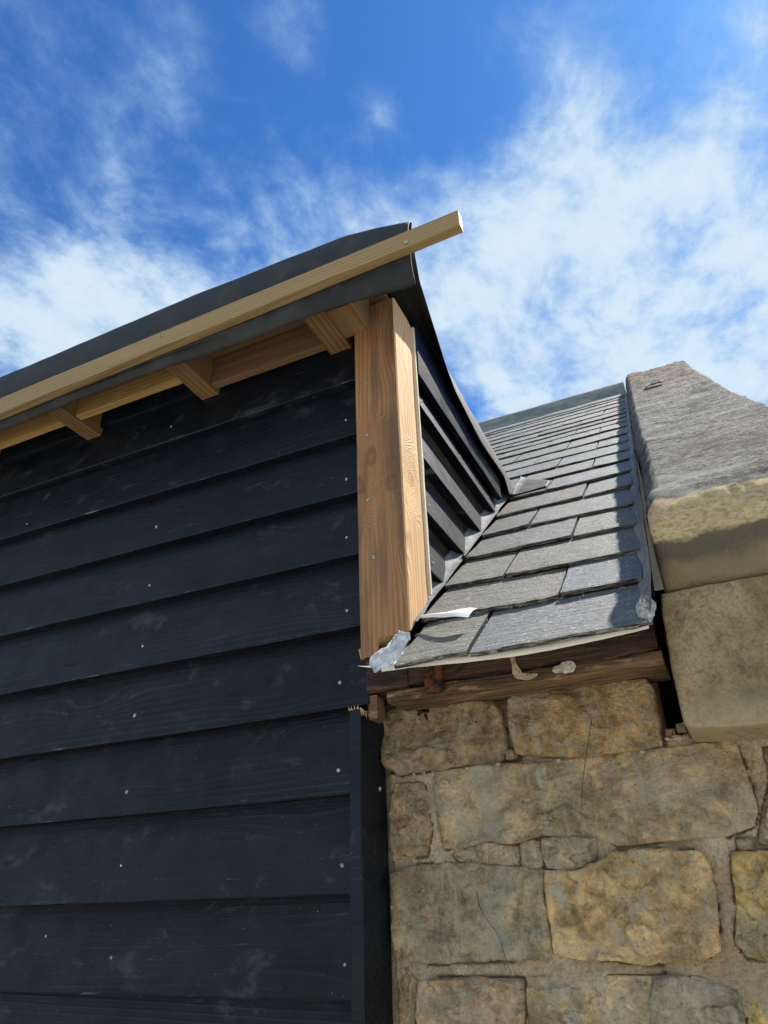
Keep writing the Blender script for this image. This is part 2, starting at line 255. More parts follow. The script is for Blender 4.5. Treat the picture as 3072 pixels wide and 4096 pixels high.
# stone
def seg_mask(N, p, a, b_, wid, nz):
    """soft mask round a line segment in the x-z plane of the wall"""
    ax, az = a; bx, bz = b_
    dx, dz = bx-ax, bz-az; L2 = dx*dx+dz*dz
    d = N.vm('SUBTRACT', p, (ax, 0, az))
    t = N.m('DIVIDE', N.vm('DOT_PRODUCT', d, (dx, 0, dz), out=1), L2, clamp=True)
    q = N.vm('SUBTRACT', d, N.n('ShaderNodeVectorMath', {0: (dx, 0, dz), 'Scale': t}, operation='SCALE').outputs[0])
    return N.ramp(N.m('ADD', N.vm('LENGTH', N.scale(q, (1, 0, 1)), out=1), nz), wid, wid*.45)
def stone_mat(name, dark=(.17, .13, .085)):
    m, N = newmat(name)
    n1 = N.noise(N.op, 5., 6, .62, .4); n2 = N.noise(N.op, 24., 7, .66); n3 = N.noise(N.op, 170., 5, .7)
    c = N.mix(N.ramp(n2, .3, .72), N.mix(1., N.ocol, (.85, .78, .68), 'MULTIPLY'), N.mix(1., N.ocol, (2.40, 2.20, 1.92), 'MULTIPLY'))
    c = N.mix(N.ramp(n1, .52, .64, 0, .45), c, dark)
    c = N.mix(N.ramp(N.noise(N.op, 8., 6, .6, .6), .52, .66, 0, .7), c, (.62, .49, .27))
    c = N.mix(N.ramp(N.noise(N.vm('ADD', N.op, (9, 3, 5)), 11., 7, .7, .5), .55, .64, 0, .7), c, (.80, .71, .53))
    md_ = N.noise(N.op, 62., 7, .74); mb = N.noise(N.scale(N.op, (26, 26, 70)), 1., 7, .72, .8)
    c = N.mix(N.ramp(md_, .50, .66, 0, .60), c, N.mix(1., c, (.50, .45, .38), 'MULTIPLY'))
    c = N.mix(N.ramp(mb, .50, .62, 0, .60), c, (.84, .74, .54))
    sw = N.noise(N.vm('ADD', N.op, (3, 7, 1)), 13., 5, .6, .8)
    c = N.mix(N.ramp(sw, .50, .62, 0, .38), c, N.mix(1., c, (.48, .43, .36), 'MULTIPLY'))
    c = N.mix(N.ramp(sw, .46, .38, 0, .45), c, (.84, .75, .57))
    pit = N.noise(N.op, 120., 4, .75)
    c = N.mix(N.ramp(pit, .62, .68, 0, .7), c, (.07, .055, .04))
    c = N.mix(N.ramp(n3, .35, .7, .0, .45), c, N.mix(1., c, (.50, .46, .40), 'MULTIPLY'))
    c = N.mix(N.ramp(N.noise(N.op, 330., 3, .6), .60, .66, 0, .5), c, (.72, .67, .54))
    p = N.scale(N.pos, (1, 0, 1)); p = N.vm('ADD', p, (0, 0, -EYE))
    nz = N.m('MULTIPLY', N.m('SUBTRACT', N.noise(N.pos, 48., 7, .72), .5), .050)
    frag = N.ramp(N.noise(N.scale(N.pos, (90, 90, 45)), 1., 5, .7), .40, .56, .35, 1.)
    for (a, b_, wd, col, amt) in STREAKS:
        c = N.mix(N.m('MULTIPLY', N.m('MULTIPLY', seg_mask(N, p, a, b_, wd*1.3, nz), frag), amt), c, col)
    # vertical tool marks and water runs
    run = N.noise(N.scale(N.pos, (95, 95, 9)), 1., 4, .6)
    c = N.mix(N.ramp(run, .54, .64, 0, .45), c, (.84, .77, .60))
    h = N.m('ADD', N.m('MULTIPLY', n2, 1.0), N.m('ADD', N.m('MULTIPLY', n3, .5), N.m('ADD', N.m('MULTIPLY', md_, 1.1), N.m('ADD', N.m('MULTIPLY', pit, -.6), N.m('MULTIPLY', mb, .6)))))
    return finish(m, N, c, .92, N.bump(h, 1., .026), .12)
STREAKS = [((-.2962,.189),(-.3003,.0938),.006,(0.85,0.78,0.62),.85), ((-.3003,.0363),(-.292,-.01),.010,(0.86,0.79,0.64),.8), ((-.29,.0),(-.281,-.0296),.006,(0.86,0.79,0.64),.7),
 ((-.4104,.1972),(-.385,.09),.018,(0.70,0.65,0.50),.75), ((-.378,.03),(-.4113,-.034),.020,(0.72,0.67,0.52),.75), ((-.41,-.034),(-.395,-.085),.016,(0.70,0.65,0.50),.6),
 ((-.3033,-.1276),(-.2954,-.1752),.010,(0.88,0.81,0.66),.85), ((-.2958,.265),(-.2927,.2207),.005,(.78,.73,.58),.8),
 ((-.155,.175),(-.150,.13),.004,(.74,.69,.54),.6), ((-.135,.18),(-.128,.12),.004,(.74,.69,.54),.6), ((-.118,.17),(-.113,.125),.004,(.74,.69,.54),.5), ((-.175,.17),(-.17,.14),.003,(.74,.69,.54),.5)]
M['stone'] = stone_mat('buff_sandstone')
m, N = newmat('sandy_lime_mortar')
a = N.noise(N.pos, 210., 5, .7); b = N.noise(N.pos, 12., 5, .6)
c = N.mix(N.ramp(b, .35, .65), (.60, .46, .29), (.84, .69, .47))
c = N.mix(N.ramp(a, .49, .62, 0, .55), c, (.34, .245, .15))
c = N.mix(N.ramp(N.noise(N.pos, 75., 6, .7), .54, .68, 0, .4), c, (.42, .31, .20))
c = N.mix(N.ramp(N.noise(N.pos, 300., 3, .6), .60, .70, 0, .5), c, (.66, .58, .42))
M['mortar'] = finish(m, N, c, .95, N.bump(N.m('ADD', a, N.m('MULTIPLY', N.noise(N.pos, 60, 5, .6), 1.6)), 1., .012), .1)
m, N = newmat('pale_fresh_mortar')
a = N.noise(N.pos, 160., 5, .7)
M['whitemortar'] = finish(m, N, N.mix(N.ramp(a, .35, .65), (.30, .29, .24), (.68, .67, .60)), .95, N.bump(a, .9, .005), .1)
# kneeler: smoother, greenish brown
m, N = newmat('dressed_kneeler_sandstone')
md_ = N.noise(N.pos, 45., 7, .74); n1 = N.noise(N.pos, 5.5, 6, .6, .5); n3 = N.noise(N.pos, 230., 5, .7)
c = N.mix(N.ramp(n1, .38, .64), (.19, .14, .068), (.37, .29, .165))
c = N.mix(N.ramp(N.noise(N.vm('ADD', N.pos, (4, 0, 1)), 7, 6, .65), .52, .70, 0, .7), c, (.115, .09, .035))
c = N.mix(N.ramp(md_, .48, .66, 0, .6), c, (.10, .08, .045))
c = N.mix(N.ramp(n3, .4, .7, 0, .5), c, (.07, .055, .03))
c = N.mix(N.ramp(N.noise(N.pos, 420, 3, .6), .62, .7, 0, .5), c, (.45, .40, .26))
z = N.n('ShaderNodeSeparateXYZ', {0: N.pos}).outputs[2]
c = N.mix(N.m('MULTIPLY', N.ramp(N.m('ADD', z, N.m('MULTIPLY', n1, .12)), EYE+.33, EYE+.27), .45), c, (.42, .345, .22))
M['kneeler'] = finish(m, N, c, .9, N.bump(N.m('ADD', N.m('MULTIPLY', n3, .5), N.noise(N.pos, 70, 5, .6)), .7, .003), .15)
# coping: grey lichened top, golden broken front with shade painted in below it
m, N = newmat('lichened_coping_sandstone')
x_, y_, z_ = [N.n('ShaderNodeSeparateXYZ', {0: N.pos}).outputs[i] for i in range(3)]
ly = N.noise(N.scale(N.pos, (17, 20, 24)), 1., 9, .74, .8)
ly2 = N.noise(N.scale(N.pos, (75, 70, 75)), 1., 7, .76, .5)
gr = N.mix(N.ramp(ly, .36, .66), (.075, .072, .068), (.25, .242, .222))
gr = N.mix(N.ramp(ly2, .52, .60, 0, .75), gr, (.40, .395, .36))
gr = N.mix(N.ramp(ly2, .45, .38, 0, .75), gr, (.045, .042, .040))
crk = N.noise(N.scale(N.pos, (1.6, 34, 34)), 1., 4, .6, .25)
gr = N.mix(N.m('MULTIPLY', N.ramp(crk, .488, .496), N.ramp(crk, .512, .504)), gr, (.03, .028, .026))
grn = N.noise(N.pos, 150., 5, .72)
gr = N.mix(N.ramp(grn, .52, .62, 0, .7), gr, (.05, .048, .045))
gr = N.mix(N.ramp(grn, .47, .40, 0, .6), gr, (.40, .39, .36))
gr = N.mix(N.ramp(N.noise(N.scale(N.pos, (3, 7, 9)), 1., 5, .6), .55, .66, 0, .8), gr, (.33, .345, .32))
up_ = N.ramp(y_, 2.6, 4.4)
pt_ = N.noise(N.scale(N.pos, (6, 5, 6)), 1., 8, .72, .8)
gr = N.mix(N.ramp(pt_, .50, .60, 0, .55), gr, (.055, .052, .050))
gr = N.mix(N.ramp(pt_, .44, .36, 0, .5), gr, (.40, .395, .365))
gr = N.mix(N.m('MULTIPLY', N.ramp(ly, .46, .56), N.m('MULTIPLY', up_, .8)), gr, (.15, .085, .045))
gold = N.mix(N.ramp(N.noise(N.scale(N.pos, (90, 120, 170)), 1., 7, .75), .34, .58), (.50, .335, .155), (.84, .655, .375))
edge = N.m('ADD', N.m('SUBTRACT', z_, N.m('MULTIPLY', x_, .03)), N.m('MULTIPLY', N.m('SUBTRACT', N.noise(N.pos, 16, 5, .6), .5), .05))
c = N.mix(N.ramp(edge, EYE+.608, EYE+.596), gr, gold)
dk = N.m('ADD', z_, N.m('MULTIPLY', N.m('SUBTRACT', N.noise(N.pos, 20, 5, .6), .5), .05))
c = N.mix(N.ramp(dk, EYE+.518, EYE+.506), c, (.20, .16, .105))  # shade under the nose painted as a darker band
c = N.mix(N.ramp(dk, EYE+.478, EYE+.455), c, (.36, .27, .15))
wh = N.noise(N.pos, 330, 3, .6)
c = N.mix(N.ramp(wh, .66, .70, 0, .5), c, (.55, .54, .50))
hh = N.m('ADD', N.m('MULTIPLY', ly, 1.5), N.m('ADD', N.m('MULTIPLY', ly2, .8), N.m('MULTIPLY', N.noise(N.pos, 240, 4, .7), .3)))
M['coping'] = finish(m, N, c, .92, N.bump(hh, 1., .012), .12)
m, N = newmat('gap_shade_void'); M['void'] = finish(m, N, (.012, .010, .008), .95, None, .05)  # near-black colour stands in for the shade inside the wall gaps
m, N = newmat('gravel_yard')
g = N.noise(N.pos, 40, 5, .7)
M['ground'] = finish(m, N, N.mix(N.ramp(g, .35, .65), (.33, .305, .26), (.50, .46, .39)), .95, N.bump(g, .8, .01), .1)
m, N = newmat('dry_stalk'); M['stalk'] = finish(m, N, N.mix(N.noise(N.pos, 60, 3), (.10, .075, .05), (.30, .25, .18)), .8, None, .2)
m, N = newmat('dark_root'); M['root'] = finish(m, N, (.035, .026, .02), .8, None, .2)
m, N = newmat('straw_bits'); M['straw'] = finish(m, N, (.62, .56, .44), .8, None, .2)
m, N = newmat('pink_twine'); M['pink'] = finish(m, N, (.75, .36, .25), .8, None, .2)
m, N = newmat('moss'); g = N.noise(N.pos, 300, 4, .7)
M['moss'] = finish(m, N, N.mix(g, (.012, .010, .006), (.06, .05, .02)), .95, N.bump(g, 1, .006), .1)
m, N = newmat('splintered_wood'); M['splinter'] = finish(m, N, N.mix(N.noise(N.pos, 200, 3), (.42, .30, .14), (.75, .60, .36)), .8, None, .2)

m, N = newmat('flaking_rust'); a = N.noise(N.pos, 60, 6, .65)
M['rust'] = finish(m, N, N.mix(N.ramp(a, .42, .60), (.020, .016, .014), (.13, .05, .028)), .9, N.bump(a, .8, .006), .1)

m, N = newmat('slate_side'); M['slate_side'] = finish(m, N, (.03, .03, .03), .9, None, .1)  # near-black sides put shade into the joints between slates

# ------------------------------------------------------------------ mesh helpers
rng = random.Random(7)
def Z(v): return (v[0], v[1], v[2]+EYE)
def nz3(x, y, z, s, octv=4):
    return noise.fractal(Vector((x*s, y*s, z*s)), 1.0, 2.0, octv)
def link(name, verts, faces, mt, parent=None, smooth=False, kind=None, matidx=None, base=None):
    """verts in eye-centred metres (z 0 = eye height); returns the linked mesh object"""
    off = parent_world(parent) if parent is not None else Vector((0, 0, 0))
    if base is not None: off = Vector(base) + Vector((0, 0, EYE))
    par_off = parent_world(parent) if parent is not None else Vector((0, 0, 0))
    me = bpy.data.meshes.new(name)
    me.from_pydata([(v[0]-off.x, v[1]-off.y, v[2]+EYE-off.z) for v in verts], [], faces)
    mts = mt if isinstance(mt, (list, tuple)) else [mt]
    for k in mts: me.materials.append(M[k])
    if matidx: me.polygons.foreach_set('material_index', matidx)
    if smooth: me.polygons.foreach_set('use_smooth', [True]*len(me.polygons))
    me.update()
    o = bpy.data.objects.new(name, me); COL.objects.link(o)
    if parent is not None:
        o.parent = parent
        o.location = off - par_off
    else: o.location = off
    if kind: o['kind'] = kind
    return o
def parent_world(p):
    v = Vector((0, 0, 0))
    while p is not None: v += Vector(p.location); p = p.parent
    return v
def thing(name, label, cat, loc, group=None):
    o = bpy.data.objects.new(name, None); COL.objects.link(o)
    o.location = (loc[0], loc[1], loc[2]+EYE); o.empty_display_size = .1
    o['label'] = label; o['category'] = cat
    if group: o['group'] = group
    return o
def tag(o, label, cat, group=None):
    o['label'] = label; o['category'] = cat
    if group: o['group'] = group
    return o
def fix(o):
    """consistent outward normals"""
    import bmesh
    bm = bmesh.new(); bm.from_mesh(o.data); bmesh.ops.recalc_face_normals(bm, faces=bm.faces); bm.to_mesh(o.data); bm.free()
    return o
def sweep(stations, profs, closed=True, caps=True):
    """profs: function(station)->list of points; joins neighbouring rings"""
    V, F = [], []
    n = None
    for s in stations:
        ring = profs(s); n = len(ring); V += ring
    m_ = len(stations)
    for i in range(m_-1):
        for j in range(n if closed else n-1):
            a = i*n+j; b = i*n+(j+1) % n
            F.append((a, b, b+n, a+n))
    if caps and closed:
        F.append(tuple(range(n))[::-1]); F.append(tuple((m_-1)*n+k for k in range(n)))
    return V, F
def lin(a, b, n): return [a+(b-a)*i/(n-1) for i in range(n)]
def rbox(x0, x1, y0, y1, z0, z1, axis='X', step=.03, ch=.0025, wob=.0012, seed=0):
    """sawn timber: long box along an axis with eased arrises and slight waviness"""
    lo = {'X': (x0, x1), 'Y': (y0, y1), 'Z': (z0, z1)}[axis]
    n = max(2, int(abs(lo[1]-lo[0])/step)+1)
    def prof(t):
        if axis == 'X': a0, a1, b0, b1 = y0, y1, z0, z1
        elif axis == 'Y': a0, a1, b0, b1 = x0, x1, z0, z1
        else: a0, a1, b0, b1 = x0, x1, y0, y1
        pts = [(a0+ch, b0), (a1-ch, b0), (a1, b0+ch), (a1, b1-ch), (a1-ch, b1), (a0+ch, b1), (a0, b1-ch), (a0, b0+ch)]
        out = []
        for k, (a, b) in enumerate(pts):
            a += wob*nz3(t*6+seed, k*3.1, seed, 1.3, 3); b += wob*nz3(t*6+seed, k*2.3+9, seed, 1.3, 3)
            out.append({'X': (t, a, b), 'Y': (a, t, b), 'Z': (a, b, t)}[axis])
        return out
    return sweep(lin(lo[0], lo[1], n), prof)
def tube(pts, r, seg=5):
    V, F = [], []
    for i, p in enumerate(pts):
        p = Vector(p); a = Vector(pts[max(0, i-1)]); b = Vector(pts[min(len(pts)-1, i+1)])
        t = (b-a).normalized(); s = t.orthogonal().normalized(); q = t.cross(s)
        rr = r(i/(len(pts)-1)) if callable(r) else r
        for k in range(seg):
            an = 2*math.pi*k/seg; V.append(tuple(p+rr*(math.cos(an)*s+math.sin(an)*q)))
    for i in range(len(pts)-1):
        for k in range(seg):
            F.append((i*seg+k, i*seg+(k+1) % seg, (i+1)*seg+(k+1) % seg, (i+1)*seg+k))
    F.append(tuple(range(seg))); F.append(tuple((len(pts)-1)*seg+k for k in range(seg)))
    return V, F
def smooth_path(pts, n=14):
    P_ = [Vector(p) for p in pts]; P_ = [P_[0]*2-P_[1]]+P_+[P_[-1]*2-P_[-2]]
    out = []
    for i in range(1, len(P_)-2):
        for k in range(n):
            t = k/n
            a, b, c, d = P_[i-1:i+3]
            out.append(tuple(.5*((2*b)+(c-a)*t+(2*a-5*b+4*c-d)*t*t+(3*b-3*c+d-a)*t**3)))
    out.append(tuple(P_[-2]))
    return out
def grid(nu, nv, fn):
    V = [fn(i/(nu-1), j/(nv-1)) for i in range(nu) for j in range(nv)]
    F = [(i*nv+j, (i+1)*nv+j, (i+1)*nv+j+1, i*nv+j+1) for i in range(nu-1) for j in range(nv-1)]
    return V, F
def merge(parts):
    V, F = [], []
    for v, f in parts:
        k = len(V); V += v; F += [tuple(i+k for i in q) for q in f]
    return V, F

# ================================================================== ground
V, F = grid(2, 2, lambda u, v: (-2500+5000*u, -2500+5000*v, -EYE))
g = link('ground', V, F, 'ground'); g['kind'] = 'structure'

# ================================================================== boarded extension
ext = thing('boarded_extension', 'black weatherboarded timber extension with rubber flat roof and bare brown corner post', 'extension', (-1.6, 1.3, -EYE))
def nail_mesh():
    V = []; F = []
    for k in range(10):
        a = 2*math.pi*k/10; r = .0036*(1+.12*math.sin(3*a+1))
        V.append((r*math.cos(a), -.0009, r*math.sin(a)))
    for k in range(10):
        a = 2*math.pi*k/10; V.append((.0041*math.cos(a), .0006, .0041*math.sin(a)))
    V.append((0, -.0016, 0))
    for k in range(10):
        F.append((k, (k+1) % 10, 10+(k+1) % 10, 10+k)); F.append((k, 20, (k+1) % 10))
    me = bpy.data.meshes.new('nail'); me.from_pydata(V, [], F); me.materials.append(M['nail']); me.update()
    return me
NAIL = nail_mesh()
def put_nail(parent, p, s=1.0, rot=(0, 0, 0)):
    o = bpy.data.objects.new('nail', NAIL); COL.objects.link(o); o.parent = parent
    o.location = Vector((p[0], p[1], p[2]+EYE))-parent_world(parent)
    o.scale = (s, s, s); o.rotation_euler = rot
EXPO = .1562
FZ = [.790, .637, .476, .317, .163, .007, -.144]
zs = [.946, 1.105] + FZ
while zs[-1] > -EYE+.2: zs.append(zs[-1]-EXPO)
boards = sorted(zs, reverse=True)
def board_right(z):
    if z > .60: return -.592
    if z > .45: return -.590
    if z > .25: return -.583
    return -.621
for bi, z0 in enumerate(boards):
    ztop = boards[bi-1] if bi else z0+.15
    h = ztop-z0; xr = board_right(z0); xl = -4.2
    hi = z0 > -.5
    n = 170 if hi else 40
    sd = bi*7.3
    def prof(x, z0=z0, h=h, sd=sd):
        wv = .0022*nz3(x*1.2, sd, 0, 1, 2)+.0022*math.sin(sd*3.3)*(x+1.2)+.0007*nz3(x*16, sd, 0, 1, 3)
        cup = .0015*nz3(x*1.0+5, sd, 3, 1, 2)
        P0 = [(1.2010, 0.0), (1.2000, .0022), (1.2093+cup, h*.33), (1.2187+cup, h*.66), (1.2280, h), (1.2320, h+.024), (1.2465, h+.024), (1.2465, .02), (1.2275, .0004)]
        return [(x, y+cup*.4, z0+z+(wv if z < .02 else 0)) for y, z in P0]
    V, F = sweep(lin(xl, xr, n), prof)
    o = link('weatherboard', V, F, 'paint', ext, base=(-1.6, 1.2, z0))
    fix(o)
    nn = [q for q in NAILS if z0 < q[1] < z0+h]
    if not nn and -.6 < z0: nn = [(-.63, z0+.035), (-1.16, z0+.035)]
    for q in nn:
        put_nail(o, (q[0], 1.2+.028*(q[1]-z0)/h-.0005, q[1]), rng.uniform(.65, 1.1), (0, rng.uniform(0, 6), 0))
    if z0 > -.5:
        for xx in (-2.25, -2.75):
            put_nail(o, (xx+rng.uniform(-.02, .02), 1.2+.028*.25-.0005, z0+.038), rng.uniform(.8, 1.1), (0, rng.uniform(0, 6), 0))
# backing wall behind the boards, so nothing shows through
V, F = rbox(-4.2, -.62, 1.247, 1.30, -EYE, 1.232, 'X', 2., 0, 0)
link('sheathing', V, F, 'old', ext)
V, F = rbox(-.575, -.506, 1.30, 2.6, .30, 1.232, 'Y', 2., 0, 0)
link('sheathing', V, F, 'old', ext)
# side boards up the cheek
for k, z0 in enumerate([.315, .463, .613, .759, .905, 1.060]):
    y1 = 1.60+(z0-.463)*1.33+.35
    h = .150
    def prof(y, z0=z0, k=k):
        wv = .0015*nz3(y*1.6, k*3.7, 8, 1, 2)+.0008*nz3(y*18, k*3.7, 0, 1, 3)
        return [(x, y, z0+z+(wv if z < .02 else 0)) for x, z in
                [(-.4812, 0.0), (-.4800, .0022), (-.4905, h*.33), (-.5015, h*.66), (-.5120, h), (-.5125, h+.012), (-.530, h+.012), (-.530, .02), (-.5118, .0004)]]
    V, F = sweep(lin(1.300, y1, 60), prof)
    o = link('side_weatherboard', V, F, 'paint_side', ext, base=(-.49, 1.3, z0)); fix(o)
    for yy in (1.335, 1.62, 1.88):
        if .438+(yy-1.175)*.8045 < z0-.02: put_nail(o, (-.4822, yy, z0+.03), .9, (0, 0, math.radians(90)))
# corner post with its notched foot cut to the roof slope
def post():
    x0, x1, y0, y1 = -.5915, -.4806, 1.175, 1.291
    top = 1.30
    V, F = [], []
    zs_ = lin(.36, top, 40)
    def foot(x, y):
        zf = .438+(y-1.175)*.90+.002
        if x < -.548: zf = .400 + (y-1.175)*.02
        elif x < -.5465: zf = .402+(y-1.175)*.9
        else: zf = .437+(x+.4806)*.02+(y-1.175)*.93
        return zf
    xs = [x0, x0+.0025, x0+.02, -.5485, -.546, -.52, -.50, x1-.003, x1]
    ys = [y0, y0+.003, y0+.03, y0+.06, y0+.09, y1]
    loop = [(x, y0) for x in xs[1:-1]] + [(x1, y) for y in ys[1:-1]] + [(x, y1) for x in reversed(xs[1:-1])] + [(x0, y) for y in reversed(ys[1:-1])]
    n = len(loop)
    nzr = 42
    for i in range(nzr):
        t = i/(nzr-1)
        for (x, y) in loop:
            zf = foot(x, y)+.0018*nz3(x*60, y*60, 0, 1, 3)
            z = zf+(top-zf)*t
            dx = .0012*nz3(x*3, z*5, y, 1, 3)+(1-t)*.005*(1 if x < -.55 else 0)
            V.append((x+dx-.002*t*0, y+.0009*nz3(x*8, z*6, 4, 1, 3), z))
    for i in range(nzr-1):
        for j in range(n):
            a = i*n+j; b = i*n+(j+1) % n; F.append((a, b, b+n, a+n))
    # foot closed as strips across the section
    c0 = len(V)
    for (x, y) in loop: V.append((x, y, foot(x, y)+.02))
    for j in range(n): F.append((j, (j+1) % n, c0+(j+1) % n, c0+j)[::-1])
    F.append(tuple(c0+j for j in range(n)))
    F.append(tuple((nzr-1)*n+j for j in range(n)))
    return V, F
V, F = post()
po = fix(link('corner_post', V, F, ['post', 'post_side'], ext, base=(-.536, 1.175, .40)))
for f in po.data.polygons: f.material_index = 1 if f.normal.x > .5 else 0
for q in PNAILS: put_nail(po, (q[0], 1.1742, q[1]), 1.15, (0, rng.uniform(0, 6), 0))
V, F = rbox(-.5600, -.4770, 1.2925, 1.2995, .553, 1.30, 'Z', .015, .0004, .0016, 3)
link('sawn_edge_strip', V, F, 'raw', ext)
# lower black corner trim
V, F = rbox(-.6225, -.5985, 1.196, 1.306, -EYE, .311, 'Z', .04, .002, .0012, 5)
tr = link('corner_trim', V, F, 'paint_post', ext, base=(-.61, 1.25, -EYE))
put_nail(tr, (-.5980, 1.275, .178), 1.1, (0, 0, math.radians(90)))
# torn fibres on top of the trim
parts = []
for k in range(60):
    if k < 18: x, y = rng.uniform(-.622, -.599), 1.1965
    else: x, y = -.5983, 1.197+.105*(k-18)/42
    L = rng.uniform(.002, .007)*(1 if k < 18 else rng.uniform(1, 2.2))
    z = .311+rng.uniform(-.001, .002)
    dx, dy = (rng.uniform(-.001, .001), -.0012) if k < 18 else (.0016, rng.uniform(-.001, .001))
    sgn = 1 if k < 18 else -1
    parts.append(tube([(x, y, z+.001), (x+dx, y+dy, z+sgn*L*.5), (x+dx*1.5, y+dy*1.5, z+sgn*L)], lambda t: .0009*(1-.8*t), 4))
V, F = merge(parts); o = link('torn_fibres', V, F, 'splinter', tr); o['kind'] = 'stuff'
# broken end of a board behind the trim
V, F = rbox(-.584, -.566, 1.205, 1.24, .292, .335, 'Z', .006, .002, .004, 12)
link('broken_board_end', V, F, 'old2', ext)

# rafters, noggins, deck
for (xa, xb) in ((-.6835, -.622), (-1.094, -1.036), (-1.520, -1.466), (-1.955, -1.90), (-2.39, -2.335), (-2.80, -2.745), (-3.23, -3.175), (-3.66, -3.605), (-4.09, -4.035)):
    V, F = rbox(xa, xb, 1.061, 1.262, 1.2335, 1.330, 'Y', .02, .002, .0016, xa*9)
    link('rafter', V, F, 'rafter', ext, base=(xa, 1.06, 1.235))
V, F = rbox(-.6205, -.551, 1.083, 1.183, 1.2285, 1.330, 'Y', .02, .002, .0012, 77)
link('rafter', V, F, 'rafter', ext, base=(-.58, 1.08, 1.23))
nogs = [(-1.464, -1.096, 1.124), (-1.898, -1.522, 1.124), (-2.333, -1.957, 1.124), (-2.743, -2.392, 1.124), (-3.173, -2.802, 1.124), (-3.603, -3.232, 1.124), (-4.033, -3.662, 1.124)]
for (xa, xb, yy) in nogs:
    V, F = rbox(xa, xb, yy, yy+.022, 1.2365, 1.328, 'X', .03, .002, .0012, xa*5)
    link('noggin', V, F, 'noggin', ext, base=(xa, yy, 1.236))
for i, (za, zb) in enumerate(((1.2365, 1.2825), (1.2845, 1.328))):
    V, F = rbox(-1.034, -.6855, 1.184, 1.206, za, zb, 'X', .03, .001, .0006, 40+i)
    link('noggin', V, F, 'ply', ext, base=(-1.03, 1.184, za))
V, F = rbox(-4.2, -.510, 1.050, 2.3, 1.332, 1.348, 'X', .3, .001, 0)
link('roof_deck', V, F, 'ply', ext)
V, F = rbox(-4.2, -.60, 1.2150, 1.2460, 1.2585, 1.331, 'X', .3, .001, .0005)
link('frieze_board', V, F, 'paint', ext)
# verge fillet on the cheek and black upstand over it
V, F = rbox(-.492, -.474, 1.302, 2.02, 1.150, 1.232, 'Y', .03, .002, .001, 31)
link('verge_fillet', V, F, 'paint_side', ext)
V, F = rbox(-.500, -.477, 1.302, 2.10, 1.2335, 1.331, 'Y', .03, .002, .001, 33)
link('verge_board', V, F, 'paint_side', ext)
# eaves batten nailed over the membrane
def bz(x): return .0145*(x+1.6)/1.35
def prof(x):
    z0 = 1.194+.026*(x+1.6)/1.35; z1 = 1.253+.013*(x+1.6)/1.35
    w_ = .0012*nz3(x*5, 1, 1, 1, 3)
    y0, y1, c = .980, 1.0045, .0018
    P0 = [(y0+c, z0), (y1-c, z0), (y1, z0+c), (y1, z1-c), (y1-c, z1), (y0+c, z1), (y0, z1-c), (y0, z0+c)]
    return [(x, y+.0008*nz3(x*30, k, 2, 1, 3), z+w_+.0007*nz3(x*24, k*2, 7, 1, 3)) for k, (y, z) in enumerate(P0)]
V, F = sweep(lin(-4.2, -.2445, 220), prof)
bt = fix(link('eaves_batten', V, F, 'batten', ext, base=(-1.5, .98, 1.2)))
for q in BNAILS: put_nail(bt, (q[0], .9785, q[1]), 1.3, (math.radians(-12), 0, 0))
V, F = tube([(-1.031, .990, 1.240), (-1.0305, .975, 1.2425)], .0016, 6)
link('nail_shank', V, F, 'nail', bt)
# ---- rubber membrane: front drip, rolled shoulder, top, flared side flap
def interp(tab, x):
    if x <= tab[0][0]: return tab[0][1:]
    for a, b in zip(tab, tab[1:]):
        if x <= b[0]:
            t = (x-a[0])/(b[0]-a[0]); t = t*t*(3-2*t) if False else t
            return tuple(p+(q-p)*t for p, q in zip(a[1:], b[1:]))
    return tab[-1][1:]
def drip(x):
    z = interp([(-4.2, 1.158), (-1.61, 1.162), (-1.17, 1.161), (-.98, 1.157), (-.84, 1.148), (-.66, 1.148), (-.50, 1.142), (-.40, 1.132), (-.36, 1.130)], x)[0]
    return z+.017+.003*nz3(x*5, 0, 0, 1, 3)+.0025*math.sin(x*13)*(x < -.8)
def crest(x):
    return interp([(-4.2, 1.384), (-1.6, 1.378), (-1.0, 1.383), (-.62, 1.372), (-.53, 1.368), (-.45, 1.352), (-.36, 1.322)], x)[0]
def mfront(x):
    zd, zc = drip(x), crest(x)
    fl = .010+.006*nz3(x*4, 3, 0, 1, 2)
    pts = [(1.012+fl, zd), (1.010+fl*.6, zd+.012), (1.0075+fl*.2, zd+.03), (1.0065, 1.200), (1.0065, 1.226), (1.0065, 1.250), (1.006, 1.270)]
    h = zc+.022-1.262
    pts[-1] = (1.001, 1.262)
    for a in (10, 22, 34, 46, 58, 70, 80, 90):
        ar = math.radians(a)
        pts.append((.9985+.036*(1-math.cos(ar)), 1.262+h*math.sin(ar)))
    pts += [(1.06, zc+.021), (1.12, zc+.016), (1.20, zc+.010)]
    return pts
EDGE = [(1.0, -.366, 1.32), (1.05, -.372, 1.345), (1.163, -.412, 1.353), (1.336, -.4377, 1.330), (1.45, -.449, 1.285), (1.547, -.455, 1.253), (1.78, -.458, 1.221), (1.95, -.458, 1.232), (2.038, -.458, 1.238), (2.10, -.463, 1.200), (2.3, -.463, 1.32)]
xs = lin(-4.2, -.366, 230)
def topz(x, y):
    c = crest(min(x, -.478))
    return c+.010-(y-1.2)*.045
rows = []
for x in xs:
    pts = mfront(x)
    col = []
    for y, z in pts:
        xx, zz = x, z
        if x > -.478 and y > 1.03:
            t = (x+.478)/.112; xe, ze = interp(EDGE, y); xx = -.478+(xe+.478)*t; zz = z+(ze-z)*t**1.6
        col.append((xx, y+.0015*nz3(x*9, z*9, 0, 1, 3), zz))
    rows.append(col)
